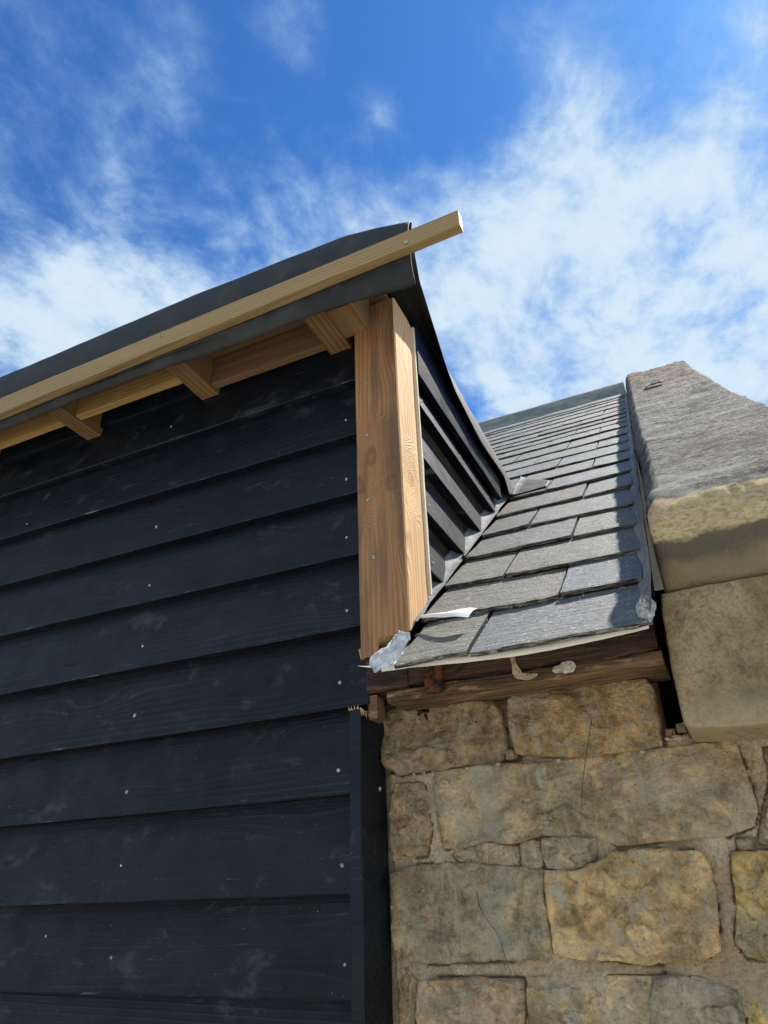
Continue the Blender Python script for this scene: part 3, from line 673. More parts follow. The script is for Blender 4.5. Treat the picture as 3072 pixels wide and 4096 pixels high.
# front + shoulder
nv = len(rows[0]); V = [p for c in rows for p in c]
F = [(i*nv+j, (i+1)*nv+j, (i+1)*nv+j+1, i*nv+j+1) for i in range(len(rows)-1) for j in range(nv-1)]
# top sheet, following on from the shoulder, right edge along EDGE
ys = lin(1.20, 2.36, 50)
def top_pt(u, y):
    xe, ze = interp(EDGE, y)
    k = .90
    if u < k:
        x = -4.2+(-.478+4.2)*(u/k); return (x, y, topz(x, y)+.0015*nz3(x*6, y*6, 0, 1, 3))
    t = (u-k)/(1-k)
    x = -.478+(xe+.478)*t; zt = topz(-.478, y)
    return (x, y, zt+(ze-zt)*(t**1.6)+.002*nz3(y*9, t*2, 0, 1, 2))
# widen the joint row so that shoulder and sheet meet
us = lin(0, 1, 150)
# shoulder right end follows the edge table too
base_i = len(V)
Vt, Ft = grid(150, 50, lambda u, v: top_pt(u, 1.20+1.16*v))
# join strip between last shoulder row (y=1.20) and top sheet first column
V2, F2 = merge([(V, F), (Vt, Ft)])
mem = link('roof_membrane', V2, F2, 'epdm', ext, smooth=True)
md = mem.modifiers.new('sheet', 'SOLIDIFY'); md.thickness = .0022; md.offset = 0
# membrane apron lying on the slates where the flat roof dies into them
TH = .67754
RN = Vector((0, -math.sin(TH), math.cos(TH))); RT = Vector((0, math.cos(TH), math.sin(TH))); RO = Vector((-.48, 1.175, .438))
def roofp(x, s, h=0.): 
    p = RO+RT*s+RN*h; return (x, p.y, p.z)
def apron(u, v):
    # u along from cheek to slates, v up the slope
    x = -.478+u*(.135-.03*v*0)
    s0 = 1.235+.03*u; s1 = 1.60-.17*u-.05*u*u
    s = s0+(s1-s0)*v
    h = .0045+.010*max(0, 1-u*4)**2+.0012*nz3(x*30, s*20, 0, 1, 3)
    return roofp(x, s, h)
V, F = grid(26, 20, apron)
ap = link('membrane_apron', V, F, 'epdm', ext, smooth=True)
md = ap.modifiers.new('sheet', 'SOLIDIFY'); md.thickness = .002; md.offset = 1

# ================================================================== slate roof
roof = thing('slate_roof', 'grey slate roof climbing between the black cheek boards and the stone coping', 'roof', (-.3, 1.2, .3))
ROWS = [-.153, .052, .256, .478, .712, .960, 1.223, 1.492, 1.742, 2.018, 2.303, 2.615, 2.895, 3.15, 3.39, 3.70, 4.06, 4.40, 4.74]
def right_end(r):
    return {0: -.049, 1: -.057, 2: -.055, 3: -.059, 4: -.055, 5: -.061}.get(r, -.056)
def slate(x0, x1, s0, e, chipL, chipR, seed, tint, lift=0.):
    nx, ns = max(6, int((x1-x0)/.013)), 8
    L = e*1.75; t = (.0085 if s0 < 1.3 else .0060)+.0015*rng.random()
    ss = [0, .008/L, .03/L, .12, .3, .5, .75, 1.0]
    top, bot = [], []
    tw = rng.uniform(-.0016, .0016)
    for i in range(nx):
        u = i/(nx-1); x = x0+(x1-x0)*u
        ed = .0042*nz3(x*34, seed, 0, 1, 4)+.0022*nz3(x*150, seed, 5, 1, 2)
        cl = max(0, 1-(x-x0)/.022)*chipL; cr = max(0, 1-(x1-x)/.022)*chipR
        for j in range(ns):
            sj = s0+ss[j]*L
            k = 1-ss[j]
            s_ = sj+(ed+cl+cr)*max(0, 1-ss[j]*3) + tw*(u-.5)*4*k
            xx = x+(.0016*nz3(sj*40, seed, i*0, 1, 3) if i in (0, nx-1) else 0)
            h = -(t+.0012)*(ss[j]*L/e)+lift*k+.0009*nz3(x*14, sj*14, seed, 1, 3)+tw*(u-.5)*2
            top.append(roofp(xx, s_, h-(.0012 if j == 0 else 0)))
            bot.append(roofp(xx+(0), s_+(.0018+.0025*abs(nz3(x*90, seed, 9, 1, 2)) if j == 0 else 0), h-t-.0014*nz3(x*60, seed, 2, 1, 2)*(j == 0)))
    V = top+bot; nb = len(top); F = []; MI = []
    for i in range(nx-1):
        for j in range(ns-1):
            a = i*ns+j
            F.append((a, a+ns, a+ns+1, a+1)); MI.append(0)
            F.append((nb+a, nb+a+1, nb+a+ns+1, nb+a+ns)); MI.append(1)
        a = i*ns; F.append((a, nb+a, nb+a+ns, a+ns)); MI.append(1)
        a = i*ns+ns-1; F.append((a, a+ns, nb+a+ns, nb+a)); MI.append(1)
    for j in range(ns-1):
        a = j; F.append((a, a+1, nb+a+1, nb+a)); MI.append(2)
        a = (nx-1)*ns+j; F.append((a, nb+a, nb+a+1, a+1)); MI.append(2)
    o = link('slate', V, F, ['slate', 'slate_edge', 'slate_side'], roof, matidx=MI, base=roofp(x0, s0))
    o.color = (*tint, 1)
    return o
TINTS = [(1, 1, 1), (.92, .94, 1.0), (.85, .9, 1.0), (1.08, 1.06, .98), (1.0, .97, .9), (.8, .84, .9), (1.15, 1.15, 1.12), (1.22, 1.13, .92), (.80, .92, 1.12), (.68, .73, .80), (1.08, 1.14, 1.02), (1.18, 1.08, .95)]
for r, s0 in enumerate(ROWS):
    e = (ROWS[r+1]-s0) if r+1 < len(ROWS) else .33
    xr = right_end(r)
    if r == 0: js = [-.334]
    elif r % 2: js = [-.202, -.478]
    else: js = [-.340, -.612]
    jit = 0 if r < 2 else 1
    js = [j+jit*rng.uniform(-.008, .008) for j in js]
    left = -.477 if s0 < 1.45 else -4.2
    if r == 0: left = -.467
    if left < -2: 
        x = js[-1]
        while x > left: x -= .275+rng.uniform(-.012, .012); js.append(x)
    edges = [xr]+[j for j in js if j > left+.02]+[left]
    for k in range(len(edges)-1):
        gp = rng.uniform(.0022, .0038); xb, xa = edges[k]-gp, edges[k+1]+gp
        if k == 0: xb = edges[0]
        tint = rng.choice(TINTS)
        lum = rng.uniform(.78, 1.18)
        tint = tuple(c*rng.uniform(.94, 1.06)*lum for c in (tint,)*1 for c in tint)
        if r == 0 and k == 0: tint = (.98, 1.04, 1.16)
        if r == 0 and k == 1: tint = (1.15, 1.15, .98)
        if r == 1 and k == 1: tint = (1.0, .98, .90)
        if r == 2 and k == 1: tint = (1.1, 1.08, 1.0)
        if r == 6 and k == 0: tint = (.98, 1.05, 1.22)
        cl = rng.choice([0, 0, .006, .012]); cr = rng.choice([0, 0, 0, .008, .014]) if k else rng.choice([0, 0, .004])
        if r == 0: cl = .0; cr = .0
        slate(xa, xb, s0+rng.uniform(-.004, .004)*(r > 0), e, cl, cr, r*13.1+k*3.7, tint, rng.choice([0, 0, .001, .003]))
# roof body beneath the slates, and the far slope
V, F = [], []
for x in (-4.2, -.05):
    for s, h in ((.16, -.032), (5.15, -.045), (5.15, -.12), (.16, -.10)): V.append(roofp(x, s, h))
F = [(0, 1, 5, 4), (1, 2, 6, 5), (2, 3, 7, 6), (3, 0, 4, 7), (0, 3, 2, 1), (4, 5, 6, 7)]
link('roof_boarding', V, F, 'old', roof)
RID = Vector(roofp(0, 5.22, 0))
V, F = grid(2, 2, lambda u, v: (-4.2+4.23*u, RID.y+4*v, RID.z-3.2*v)); link('far_slope', V, F, 'slate', roof)
# ridge capping: wings and roll
def ridge(u, v):
    x = -4.2+4.155*u
    P0 = [(4.93, .008), (4.97, .012), (5.06, .014), (5.16, .018), (5.19, .05), (5.215, .085), (5.26, .10), (5.31, .085)]
    s, h = P0[round(v*7)]
    return roofp(x, s+.006*nz3(x*3, 0, 0, 1, 3), h+.004*nz3(x*5, v, 0, 1, 3))
V, F = grid(60, 8, ridge); rc = link('ridge_capping', V, F, 'ridge', roof, smooth=True)
# soaker strip along the cheek
def soak(u, v):
    s = .03+1.24*u; x = -.503+v*.030
    return roofp(x+.004*nz3(s*9, v, 0, 1, 3)*v, s, .010-.004*v+(.02*(1-v)**3)+.0015*nz3(s*30, v*3, 0, 1, 3))
V, F = grid(80, 6, soak); o = link('cheek_soaker', V, F, 'lead', roof, smooth=True)
# lead dressed up against the coping
def leadr(u, v):
    s = -.135+5.0*u
    wv = .003*nz3(s*5, 2, 0, 1, 3)
    P0 = [(-.066, -.009), (-.056, -.003), (-.050, .004), (-.045, .018), (-.040, .045), (-.034, .072)]
    x, h = P0[round(v*5)]
    k = 1+.12*nz3(s*6, 7, 0, 1, 3)
    return roofp(x+wv*.6*(v > .3), s, h*k)
V, F = grid(260, 6, leadr); o = link('verge_flashing', V, F, 'lead', roof, smooth=True)
# underlay drooping out under the eaves slates
def ul(u, v):
    x = -.500+.443*u
    zb = interp([(-.50, .3515), (-.441, .350), (-.35, .3445), (-.27, .3415), (-.20, .3425), (-.118, .3470), (-.04, .3530)], x)[0]
    zb -= .011
    P0 = [(1.0850, zb), (1.0835, zb+.003), (1.0830, zb+.007), (1.0845, zb+.012), (1.10, .348), (1.14, .372), (1.18, .402), (1.20, .418)]
    y, z = P0[round(v*7)]
    return (x, y+.0012*nz3(x*14, v, 0, 1, 3), z+.0006*nz3(x*30, 0, 0, 1, 2))
V, F = grid(60, 8, ul); o = link('roof_underlay', V, F, 'underlay', roof, smooth=True)
# old eaves timbers
V, F = rbox(-.585, -.056, 1.2005, 1.298, .3425, .425, 'X', .008, .004, .009, 91)
link('eaves_beam', V, F, 'old', roof)
def prof(x):
    t = (x+.545)/.49
    z0 = .3165+.002*nz3(x*9, 4, 0, 1, 3)-.004*max(0, t-.8)*5*0; z1 = .3395
    z0 -= .0
    P0 = [(1.205, z0), (1.33, z0+.003), (1.33, z1-.002), (1.206, z1), (1.2025, z1-.004), (1.2015, (z0+z1)/2), (1.2025, z0+.004)]
    return [(x+.012*max(0, t-.97)*33*(1 if z < .33 else 0)*0, y+.0035*nz3(x*14, k, 3, 1, 4), z+.0022*nz3(x*22, k, 8, 1, 4)) for k, (y, z) in enumerate(P0)]
V, F = sweep(lin(-.545, -.052, 90), prof); fix(link('eaves_plank', V, F, 'old2', roof))

V, F = rbox(-.4660, -.4300, 1.1965, 1.203, .322, .43, 'Z', .006, .001, .003, 14)
link('iron_strap', V, F, 'rust', roof)
V, F = rbox(-.583, -.50, 1.194, 1.21, .3435, .42, 'X', .008, .003, .005, 15)
link('beam_end_block', V, F, 'old', roof)
V, F = rbox(-.33, -.29, 1.196, 1.203, .365, .395, 'X', .006, .004, .009, 19)
link('brick_remnant', V, F, 'rust', roof)

# ================================================================== stone wall
wall = thing('stone_wall', 'old buff sandstone rubble wall with crumbling lime mortar beneath the slates', 'wall', (-.12, 1.35, -EYE))
def chaikin(P_, it=2):
    for _ in range(it):
        Q = []
        for i in range(len(P_)):
            a, b = P_[i], P_[(i+1) % len(P_)]
            Q += [(a[0]*.9+b[0]*.1, a[1]*.9+b[1]*.1), (a[0]*.1+b[0]*.9, a[1]*.1+b[1]*.9)]
        P_ = Q
    return P_
def resample(P_, n):
    A = np.array(P_+[P_[0]]); d = np.r_[0, np.cumsum(np.hypot(*np.diff(A, axis=0).T))]
    t = np.linspace(0, d[-1], n, endpoint=False)
    return np.c_[np.interp(t, d, A[:, 0]), np.interp(t, d, A[:, 1])]
def dist_poly(P, A):
    """distance of points P to closed polyline A"""
    B = np.roll(A, -1, axis=0); d = np.full(len(P), 9.)
    for a, b in zip(A, B):
        ab = b-a; t = np.clip(((P-a)@ab)/(ab@ab+1e-12), 0, 1)
        d = np.minimum(d, np.hypot(*(P-(a+t[:, None]*ab)).T))
    return d
def stone(poly, yf, col, seed, rough=1., edge=.011, depth=.09, n=88, rings=None, parent=None, name='stone', mt='stone', amp=1., orient=None, grow=0.):
    A = resample(poly if len(poly) > 6 else chaikin(poly, 1), n)
    c = A.mean(axis=0)
    if grow:
        for i, a in enumerate(A): v = a-c; A[i] = a+v/np.linalg.norm(v)*grow
    for i, a in enumerate(A):
        r = .0036*rough*nz3(a[0]*26, a[1]*26, seed, 1, 4)+.0014*nz3(a[0]*120, a[1]*120, seed, 1, 3)
        v = a-c; A[i] = a+v/np.linalg.norm(v)*r
    rs = rings or [0]+[round(.045*k, 3) for k in range(1, 20)]+[.885, .91, .93, .95, .965, .98, .99, 1.0]
    pts = [c[None, :]]
    for r in rs[1:]: pts.append(c+(A-c)*r)
    P_ = np.vstack(pts)
    d = dist_poly(P_, A)
    V = []
    for (x, z), dd in zip(P_, d):
        q = min(1, dd/edge); rnd = edge*.9*(1-math.sqrt(max(0, 1-(1-q)**2)))
        nn = .0095*rough*nz3(x*9, z*9, seed, 1, 3)+.0035*rough*noise.hetero_terrain(Vector((x*26, z*34, seed)), .8, 2., 5, .6)*1.0-.0035*rough+.0022*nz3(x*90, z*90, seed, 1, 3)
        # broken flakes: stepped relief
        st = nz3(x*12+4, z*20, seed+3, 1, 3); nn += .0045*rough*(1 if st > .12 else 0)
        y = yf-nn*amp*min(1, .35+q)+rnd
        V.append((x, y, z))
    F = []
    for k in range(n): F.append((0, 1+k, 1+(k+1) % n))
    nr = len(rs)-1
    for r in range(nr-1):
        for k in range(n):
            a = 1+r*n+k; b = 1+r*n+(k+1) % n; F.append((a, a+n, b+n, b))
    o0 = 1+(nr-1)*n; c0 = len(V)
    for k in range(n):
        x, y, z = V[o0+k]; V.append((c[0]+(x-c[0])*.985, y+depth, c[1]+(z-c[1])*.985))
    for k in range(n): F.append((o0+k, c0+k, c0+(k+1) % n, o0+(k+1) % n))
    if orient: V = [orient(*v) for v in V]
    o = fix(link(name, V, F, mt, parent or wall, smooth=True, base=tuple(V[0])))
    o.color = (*col, 1)
    return o
SCOL = {'a': (.20, .155, .095), 'b': (.30, .215, .11), 'c': (.27, .21, .135), 'd': (.29, .235, .15), 'e': (.285, .25, .17), 'f': (.26, .22, .16), 'g': (.27, .22, .15), 'h': (.25, .215, .165),
        'i': (.27, .21, .14), 'j': (.26, .225, .155), 'k': (.38, .285, .155), 'l': (.33, .255, .11), 'm': (.33, .25, .17), 'n': (.40, .32, .19), 'o': (.24, .22, .185), 'p': (.36, .26, .14),
        'q': (.34, .28, .12), 'r': (.18, .14, .09), 't': (.17, .13, .085), 'u': (.25, .19, .12), 'v': (.24, .16, .10), 'w': (.11, .09, .06), 'x': (.3, .22, .13), 'y': (.22, .165, .10), 'z': (.18, .13, .08)}
SCOL = {k: tuple(min(.85, c*2.15) for c in v) for k, v in SCOL.items()}
YF = {'a': 1.298, 'b': 1.288, 'd': 1.296, 'e': 1.286, 'j': 1.294, 'k': 1.290, 'l': 1.294, 'w': 1.330, 'z': 1.312, 'v': 1.302, 'r': 1.305, 't': 1.306, 'c': 1.303, 'f': 1.301, 'g': 1.303, 'h': 1.296}
polys = []
for i, (k, P_) in enumerate(STONES):
    polys.append(P_)
    small = k in 'iuwxyz'
    stone(P_, YF.get(k, 1.300), SCOL[k], i*5.3+1, rough=1.5 if k == 'a' else (.8 if k in 'be' else 1.), grow=.0008 if small else .0024, edge=.005 if small else (.008 if k == 'a' else .0042), n=40 if small else 170)
# the courses lower down and to the right, outside the photograph
srng = random.Random(3)
z = -.212
while z > -EYE:
    h = srng.uniform(.09, .13); x = -.59
    while x < .33:
        w_ = min(srng.uniform(.12, .26), .35-x)
        if w_ < .05: break
        P_ = [(x+.008, z-.006), (x+w_-.008, z-.006), (x+w_-.008, z-h+.008), (x+.008, z-h+.008)]
        P_ = [(a+srng.uniform(-.004, .004), b+srng.uniform(-.004, .004)) for a, b in P_]
        stone(P_, 1.297, tuple(c*srng.uniform(.85, 1.15) for c in srng.choice([(.30, .22, .12), (.27, .22, .15), (.38, .28, .14), (.24, .19, .12)])), x*7+z*3, n=32, rings=[0, .4, .7, .88, 1.0])
        polys.append(P_); x += w_
    z -= h
for (x0, x1, z0, z1) in ((.13, .35, .085, .20), (.12, .35, -.02, .078), (.125, .35, -.115, -.03), (.15, .35, -.20, -.125)):
    P_ = [(x0, z1), (x1, z1-.003), (x1-.003, z0), (x0+.004, z0+.003)]
    stone(P_, 1.298, (.30, .23, .13), x0*9+z0, n=32, rings=[0, .4, .7, .88, 1.0]); polys.append(P_)
# return face of the gable
side = lambda x, y, z: (.362-(y-1.30), 1.30+(x), z)
z = .42
while z > -EYE:
    h = srng.uniform(.10, .15); x = .02
    while x < 3.6:
        w_ = srng.uniform(.2, .42)
        P_ = [(x+.008, z-.006), (x+w_-.008, z-.006), (x+w_-.008, z-h+.008), (x+.008, z-h+.008)]
        stone(P_, 1.30, tuple(c*srng.uniform(.85, 1.15) for c in srng.choice([(.30, .22, .12), (.27, .22, .15), (.38, .28, .14)])), x*7+z*3, n=14, rings=[0, .6, .9, 1.0], orient=side)
        x += w_
    z -= h
# mortar bed with its own relief
def in_poly(P, A):
    A = np.array(A); x, y = P[:, 0], P[:, 1]; r = np.zeros(len(P), bool)
    for a, b in zip(A, np.roll(A, -1, axis=0)):
        c = ((a[1] > y) != (b[1] > y)) & (x < (b[0]-a[0])*(y-a[1])/(b[1]-a[1]+1e-12)+a[0]); r ^= c
    return r
def mortar(x0, x1, z0, z1, st):
    nx, nz = int((x1-x0)/st)+1, int((z1-z0)/st)+1
    X, Zz = np.meshgrid(np.linspace(x0, x1, nx), np.linspace(z0, z1, nz), indexing='ij')
    P = np.c_[X.ravel(), Zz.ravel()]
    d = np.full(len(P), 9.)
    for A in polys:
        A = np.array(A)
        if A[:, 1].min() > z1+.05 or A[:, 1].max() < z0-.05: continue
        d = np.minimum(d, dist_poly(P, A))
    hole = in_poly(P, HOLE) | ((P[:, 0] > -.083) & (P[:, 0] < -.035) & (P[:, 1] > .235))
    dh = dist_poly(P, np.array(HOLE))
    V = []
    for (x, z), dd, ho, dhh in zip(P, d, hole, dh):
        y = 1.3035+.006*nz3(x*14, z*14, 3, 1, 4)-.0042*nz3(x*60, z*60, 5, 1, 3)-.0022*nz3(x*170, z*170, 6, 1, 2)
        crk = nz3(x*11+7, z*11, 9, 1, 3)
        if dd < .0036 and crk > .0: y += .012
        if x < -.588: y += .012
        if z > .205 and x < -.08: y += .012
        if ho: y += .16 if z > .235 and x > -.083 else min(.16, dhh*9)
        V.append((x, y, z))
    F = [(i*nz+j, (i+1)*nz+j, (i+1)*nz+j+1, i*nz+j+1) for i in range(nx-1) for j in range(nz-1)]
    return V, F
V, F = mortar(-.62, .36, -.21, .345, .0036)
link('mortar', V, F, 'mortar', wall, smooth=True)
V, F = mortar(-.62, .36, -EYE, -.21, .02)
link('mortar', V, F, 'mortar', wall, smooth=True)
V, F = rbox(-.60, .352, 1.47, 5.0, -EYE, .30, 'X', 3, 0, 0); link('dark_wall_backing', V, F, 'void', wall)
V, F = rbox(-.60, -.005, 1.42, 1.468, .15, .52, 'X', 3, 0, 0); link('dark_wall_backing', V, F, 'void', wall)  # dark block added behind the open joint to keep it black
V, F = rbox(-.63, -.50, 1.335, 1.46, -.3, .50, 'X', 3, 0, 0); link('dark_wall_backing', V, F, 'void', wall)  # another added dark block, closing the gap beside the boards
V = []
for x in (-.02, .352):
    for (y, z) in ((1.49, .20), (1.49, .47), (5.3, .47+3.81*.8045), (5.3, .20)): V.append((x, y, z))
link('gable_core', V, [(0, 1, 5, 4), (1, 2, 6, 5), (2, 3, 7, 6), (3, 0, 4, 7), (0, 3, 2, 1), (4, 5, 6, 7)], 'void', wall)
# crumbs in the open joint
parts = []
for k in range(26):
    x = rng.choice([rng.uniform(-.085, -.045), rng.uniform(-.35, -.10), rng.uniform(-.55, -.36)]); zf = .214 if x > -.1 else (.196 if x > -.34 else .199)
    r = rng.uniform(.002, .0055); c = Vector((x, rng.uniform(1.292, 1.302), zf+r*.6))
    import bmesh
    bm = bmesh.new(); bmesh.ops.create_icosphere(bm, subdivisions=1, radius=r)
    parts.append(([tuple(c+v.co*(1+.35*noise.noise(v.co*400+c*99))) for v in bm.verts], [tuple(v.index for v in f.verts) for f in bm.faces])); bm.free()
V, F = merge(parts); o = link('mortar_crumbs', V, F, 'mortar', wall); o['kind'] = 'stuff'

# ================================================================== gable parapet: kneeler and coping
par = thing('gable_parapet', 'raised stone gable parapet with grey lichened coping on a big smooth kneeler block', 'parapet', (.15, 1.3, .2))
stone([(-.0325, .4205), (.05, .421), (.15, .421), (.25, .421), (.372, .4215), (.374, .33), (.374, .208), (.25, .202), (.15, .199), (.05, .201), (-.0355, .205), (-.042, .215), (-.0415, .30), (-.037, .38)],
      1.163, (.3, .25, .15), 55, rough=.35, edge=.005, depth=.33, n=190, parent=par, name='kneeler_stone', mt='kneeler', amp=.8)
def coping_prof(x):
    h = .12
    tp = []
    ss = [.176, .190]+[.205+.018*k for k in range(44)]+[1.0+.03*k for k in range(50)]+[2.52+.05*k for k in range(58)]+[5.42, 5.5]
    front = [(1.240, .4210), (1.195, .4215), (1.176, .4225), (1.1690, .4260), (1.1655, .4340), (1.1640, .4450), (1.1630, .4600), (1.1625, .4760), (1.1625, .4920), (1.1635, 0.5050), (1.1639, 0.5168), (1.1652, 0.5283), (1.1673, 0.5397), (1.1703, 0.5508), (1.1741, 0.5616), (1.1787, 0.5722), (1.1842, 0.5826), (1.1906, 0.5928), (1.1978, 0.6027), (1.2058, 0.6124), (1.2147, 0.6218), (1.2244, 0.6310)]
    pts = [(y, z, 0) for y, z in front]
    for s in ss:
        p = RO+RT*s+RN*h; pts.append((p.y, p.z, s))
    pts.append((pts[-1][0]+.05, pts[-1][1]-.10, 5.5)); pts.append((pts[-1][0]-.02, pts[-1][1]-.12, 5.5))
    return pts
prof0 = coping_prof(0)
def xr_at(s): return interp([(0, .372), (.4, .365), (1.03, .340), (1.6, .338), (2.4, .357), (3.8, .395), (4.6, .430), (5.26, .462), (5.5, .47)], s)[0]
NXC = 84
V, F = [], []
nvp = len(prof0)
def cop(i, j):
    u = i/(NXC-1); y, z, s = prof0[j]
    xl = -.026 if s < 1 else -.030
    xr = xr_at(s)
    # eased arrises left and right
    e = .5-.5*math.cos(math.pi*u) if False else u
    x = xl+(xr-xl)*e
    d = min(x-xl, xr-x); rr = .016
    q = min(1, d/rr); dr = rr*.8*(1-math.sqrt(max(0, 1-(1-q)**2)))
    amp = .5+min(1, s/3)*1.0 if s > .1 else .6
    lay = noise.hetero_terrain(Vector((x*8, y*9+z*7, 3.3)), .75, 2.1, 5, .5)
    n_ = amp*(.0060*nz3(x*4, y*7, z*7, 1, 3)+.0035*(lay-.4)+.0030*nz3(x*34, y*44, z*44, 1, 4))
    if s > 3.2: n_ += .015*nz3(x*9, y*12, z*12, 1, 4)
    if z > .55: dr += .045*max(0, 1-(x-xl)/(.016 if s < .2 else .030))**1.1*min(1, (z-.55)/.12)  # left bevel deepened to narrow the shadow cast on the slates
    nv_ = RN if s > .05 else Vector((0, -.8, .5 if z > .53 else 0)).normalized()
    if s == 0: n_ = .0045*nz3(x*12, y*12, z*12, 1, 4)+.002*nz3(x*60, y*60, z*60, 1, 3)
    xo = .007*nz3(s*3+1, 0, u*.5, 1, 4)*(1 if u < .02 or u > .98 else .3)
    p = Vector((x+xo, y, z))+nv_*(n_-dr)
    return (p.x, p.y, p.z)
us_ = [0, .012, .03, .05]+lin(.08, .92, NXC-8)+[.95, .97, .988, 1.0]
for u in us_:
    for j in range(nvp):
        V.append(cop(u*(NXC-1), j))
for i in range(len(us_)-1):
    for j in range(nvp-1):
        a = i*nvp+j; F.append((a, a+nvp, a+nvp+1, a+1))
# side skirts
for ci, sgn in ((0, 1), (len(us_)-1, -1)):
    c0 = len(V)
    for j in range(nvp):
        x, y, z = V[ci*nvp+j]; s = prof0[j][2]
        q = Vector((x, y, z))-RN*(.13 if s > .1 else 0) if s > .1 else Vector((x, max(y, 1.20), z if s == 0 else z))
        if s == 0: q = Vector((x, 1.30, z))
        V.append(tuple(q))
    for j in range(nvp-1):
        a = ci*nvp+j; F.append((a, a+1, c0+j+1, c0+j))
cp = fix(link('coping_stone', V, F, 'coping', par, smooth=True))
# lifted flake of stone with a dark split under it
def flake(u, v):
    x = .075+.10*u; s = 3.02+.10*v+.04*u
    return roofp(x, s, .142+.012*math.sin(math.pi*u)*(1-v)+.004*nz3(x*40, s*30, 0, 1, 3))
V, F = grid(16, 8, flake); o = link('loose_flake', V, F, 'whitemortar', par, smooth=True)
md = o.modifiers.new('thick', 'SOLIDIFY'); md.thickness = .010; md.offset = -1

# ================================================================== small loose things
# torn strip of woven underlay lying on the eaves slates
SP = smooth_path([roofp(-.470, .050, .006), roofp(-.440, .030, .010), roofp(-.408, .000, .016), roofp(-.376, -.018, .020), roofp(-.352, -.026, .017)], 6)
def strip(u, v):
    i = min(len(SP)-1, round(u*(len(SP)-1))); p = Vector(SP[i])
    wd = .006+.042*u if u < .8 else .040
    q = p+RT*wd*(v-.25)+RN*(.004*math.sin(v*3.0))+Vector((.010*v*(u > .8), 0, 0))
    return tuple(q)
V, F = grid(len(SP), 6, strip)
o = link('membrane_strip', V, F, 'underlay', None, smooth=True, base=roofp(-.41, 0, 0))
tag(o, 'torn strip of pale woven underlay curling on the lowest slate by the post foot', 'strip')
# crumpled clear film at the foot of the post
FILM = [[(-.476, 1.085, .398), (-.460, 1.075, .404), (-.441, 1.075, .398)],
        [(-.479, 1.062, .378), (-.462, 1.066, .372), (-.438, 1.070, .384)],
        [(-.500, 1.040, .356), (-.476, 1.052, .358), (-.458, 1.060, .350)],
        [(-.508, 1.050, .345), (-.486, 1.040, .334), (-.464, 1.052, .340)],
        [(-.500, 1.046, .338), (-.489, 1.030, .326), (-.470, 1.050, .334)]]
def film(u, v):
    fu, fv = u*4, v*2; i, j = min(3, int(fu)), min(1, int(fv)); a, b = fu-i, fv-j
    p = (Vector(FILM[i][j])*(1-a)+Vector(FILM[i+1][j])*a)*(1-b)+(Vector(FILM[i][j+1])*(1-a)+Vector(FILM[i+1][j+1])*a)*b
    return tuple(p+Vector((0, -.004, .003))*nz3(u*5, v*5, 1, 1, 3))
V, F = grid(25, 17, film)
o = link('plastic_film', V, F, 'film', None, smooth=True, base=(-.475, 1.06, .36))
tag(o, 'crumpled clear plastic film hanging off the slates at the post foot', 'film')
md = o.modifiers.new('sheet', 'SOLIDIFY'); md.thickness = .0006
V, F = grid(14, 4, lambda u, v: (-.545+.055*u, 1.078+.004*u, .356-.003*math.sin(u*3)-.008*v*u)); 
o = link('underlay_tail', V, F, 'underlay', None, smooth=True, base=(-.53, 1.07, .35)); tag(o, 'thin grey underlay tail pointing left over the dark beam end', 'underlay')
# blob of set mortar on the corner of the eaves slate
def blob(cx, cs, rx, rs, hh, name, mt, lab, cat, seed, nn=22):
    def f(u, v):
        a = 2*math.pi*u; r = v*(1+.35*nz3(math.cos(a)*1.3, math.sin(a)*1.3, seed, 1, 3))
        x = cx+rx*r*math.cos(a); s = cs+rs*r*math.sin(a)+.0
        h = hh*max(0, 1-v**2)*(1+.6*nz3(x*90, s*90, seed, 1, 4))-.001
        return roofp(x, s, h)
    V, F = grid(nn*2, nn, f)
    o = link(name, V, F, mt, None, smooth=True, base=roofp(cx, cs, 0)); tag(o, lab, cat); return o
blob(-.056, -.095, .015, .052, .014, 'mortar_lump', 'whitemortar', 'pale lump of set mortar on the right corner of the eaves slate', 'mortar', 3)
blob(-.475, .470, .012, .016, .012, 'moss_tuft', 'moss', 'small dark moss clump between slate and cheek boards', 'moss', 8)
# roots and twigs on the wall face
for pts, lab in zip(TWIGS, ('short dark root in the thin joint over the stained block', 'long thin black root slanting down the stained grey block', 'long dark root hanging down the wide grey-green block')):
    P3 = smooth_path([(x, 1.279 - .003*(i % 2), z) for i, (x, z) in enumerate(pts)], 6)
    V, F = tube(P3, lambda t: .0006*(1-.5*t), 5)
    o = link('dry_root', V, F, 'root', None, base=P3[0]); tag(o, lab, 'root', 'dark roots hanging on the stone wall')
parts = []
for pts in TWIGS2:
    P3 = smooth_path([(x, 1.185+.004*(i % 2), z) for i, (x, z) in enumerate(pts)], 6); parts.append(tube(P3, lambda t: .0010*(1-.6*t), 5))
for k in range(22):
    x = rng.uniform(.02, .11); z = .195+rng.uniform(-.02, .012); L = rng.uniform(.01, .035)
    a = rng.uniform(0, 6.28)
    parts.append(tube(smooth_path([(x, 1.19, z), (x+L*.5*math.cos(a), 1.186, z+L*.5*math.sin(a)-.004), (x+L*math.cos(a), 1.192, z+L*math.sin(a))], 4), .0003, 4))
V, F = merge(parts); o = link('dead_creeper', V, F, 'stalk', None, base=(.06, 1.19, .19)); tag(o, 'wispy dead creeper stems under the right of the kneeler block', 'creeper')
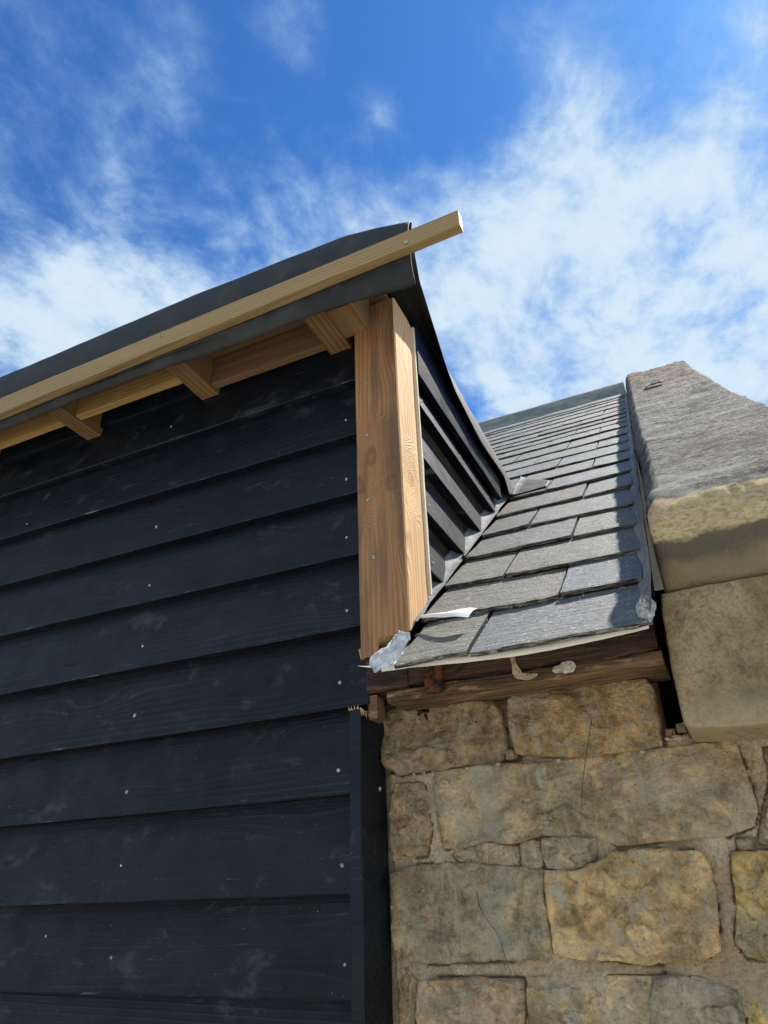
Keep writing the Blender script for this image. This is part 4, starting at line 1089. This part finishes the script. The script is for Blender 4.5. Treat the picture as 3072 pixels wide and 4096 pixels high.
# straw scraps on slates
parts = []
for k in range(150):
    x = rng.uniform(-.46, -.07); s = rng.uniform(-.14, .75)*rng.random()**.5; L = rng.uniform(.003, .013); a = rng.uniform(0, 6.28)
    dx, ds = L*math.cos(a), L*math.sin(a)
    row = [r for r in ROWS if r <= s][-1] if s > ROWS[0] else ROWS[0]
    nxt = [r for r in ROWS if r > s][0]
    h = -.0078*(s-row)/(nxt-row)+.0012
    if s+ds*1.2 > nxt: continue
    parts.append(tube([roofp(x, s, h), roofp(x+dx*.5+L*.15, s+ds*.5, h+.001+.15*L), roofp(x+dx, s+ds, h)], .00035, 4))
V, F = merge(parts); o = link('straw_scraps', V, F, 'straw', None, base=roofp(-.26, 0, 0)); tag(o, 'scattered straw and wood shavings lying over the lower slates', 'straw'); o['kind'] = 'stuff'
# mortar run down the beam and white dab on the plank
def dab(pts, wd, y, name, lab, mt='whitemortar'):
    parts = []
    SPt = smooth_path([(x, y, z) for x, z in pts], 8)
    def f(u, v):
        i = min(len(SPt)-1, round(u*(len(SPt)-1))); x, yy, z = SPt[i]
        k = wd*(1+.5*nz3(x*70, z*70, 2, 1, 3)); o_ = (v-.5)*2
        tx, tz = (SPt[min(i+1, len(SPt)-1)][0]-SPt[max(i-1, 0)][0]), (SPt[min(i+1, len(SPt)-1)][2]-SPt[max(i-1, 0)][2]); L = math.hypot(tx, tz)+1e-9
        e = math.sin(math.pi*min(1, max(0, u)))**.4
        return (x-tz/L*o_*k*e, yy-.0022*(1-o_**2)*e+.0005, z+tx/L*o_*k*e)
    V, F = grid(len(SPt), 9, f)
    o = link(name, V, F, mt, None, smooth=True, base=(pts[0][0], y, pts[0][1])); tag(o, lab, 'mortar'); return o
dab([(-.298, .375), (-.296, .352), (-.290, .332), (-.272, .326), (-.256, .329)], .006, 1.1975, 'mortar_run', 'pale mortar run dribbled down the dark eaves beam', 'mortar')
dab([(-.232, .3305), (-.205, .333), (-.190, .3335)], .009, 1.1985, 'mortar_dab', 'white mortar dab on the lower eaves plank')
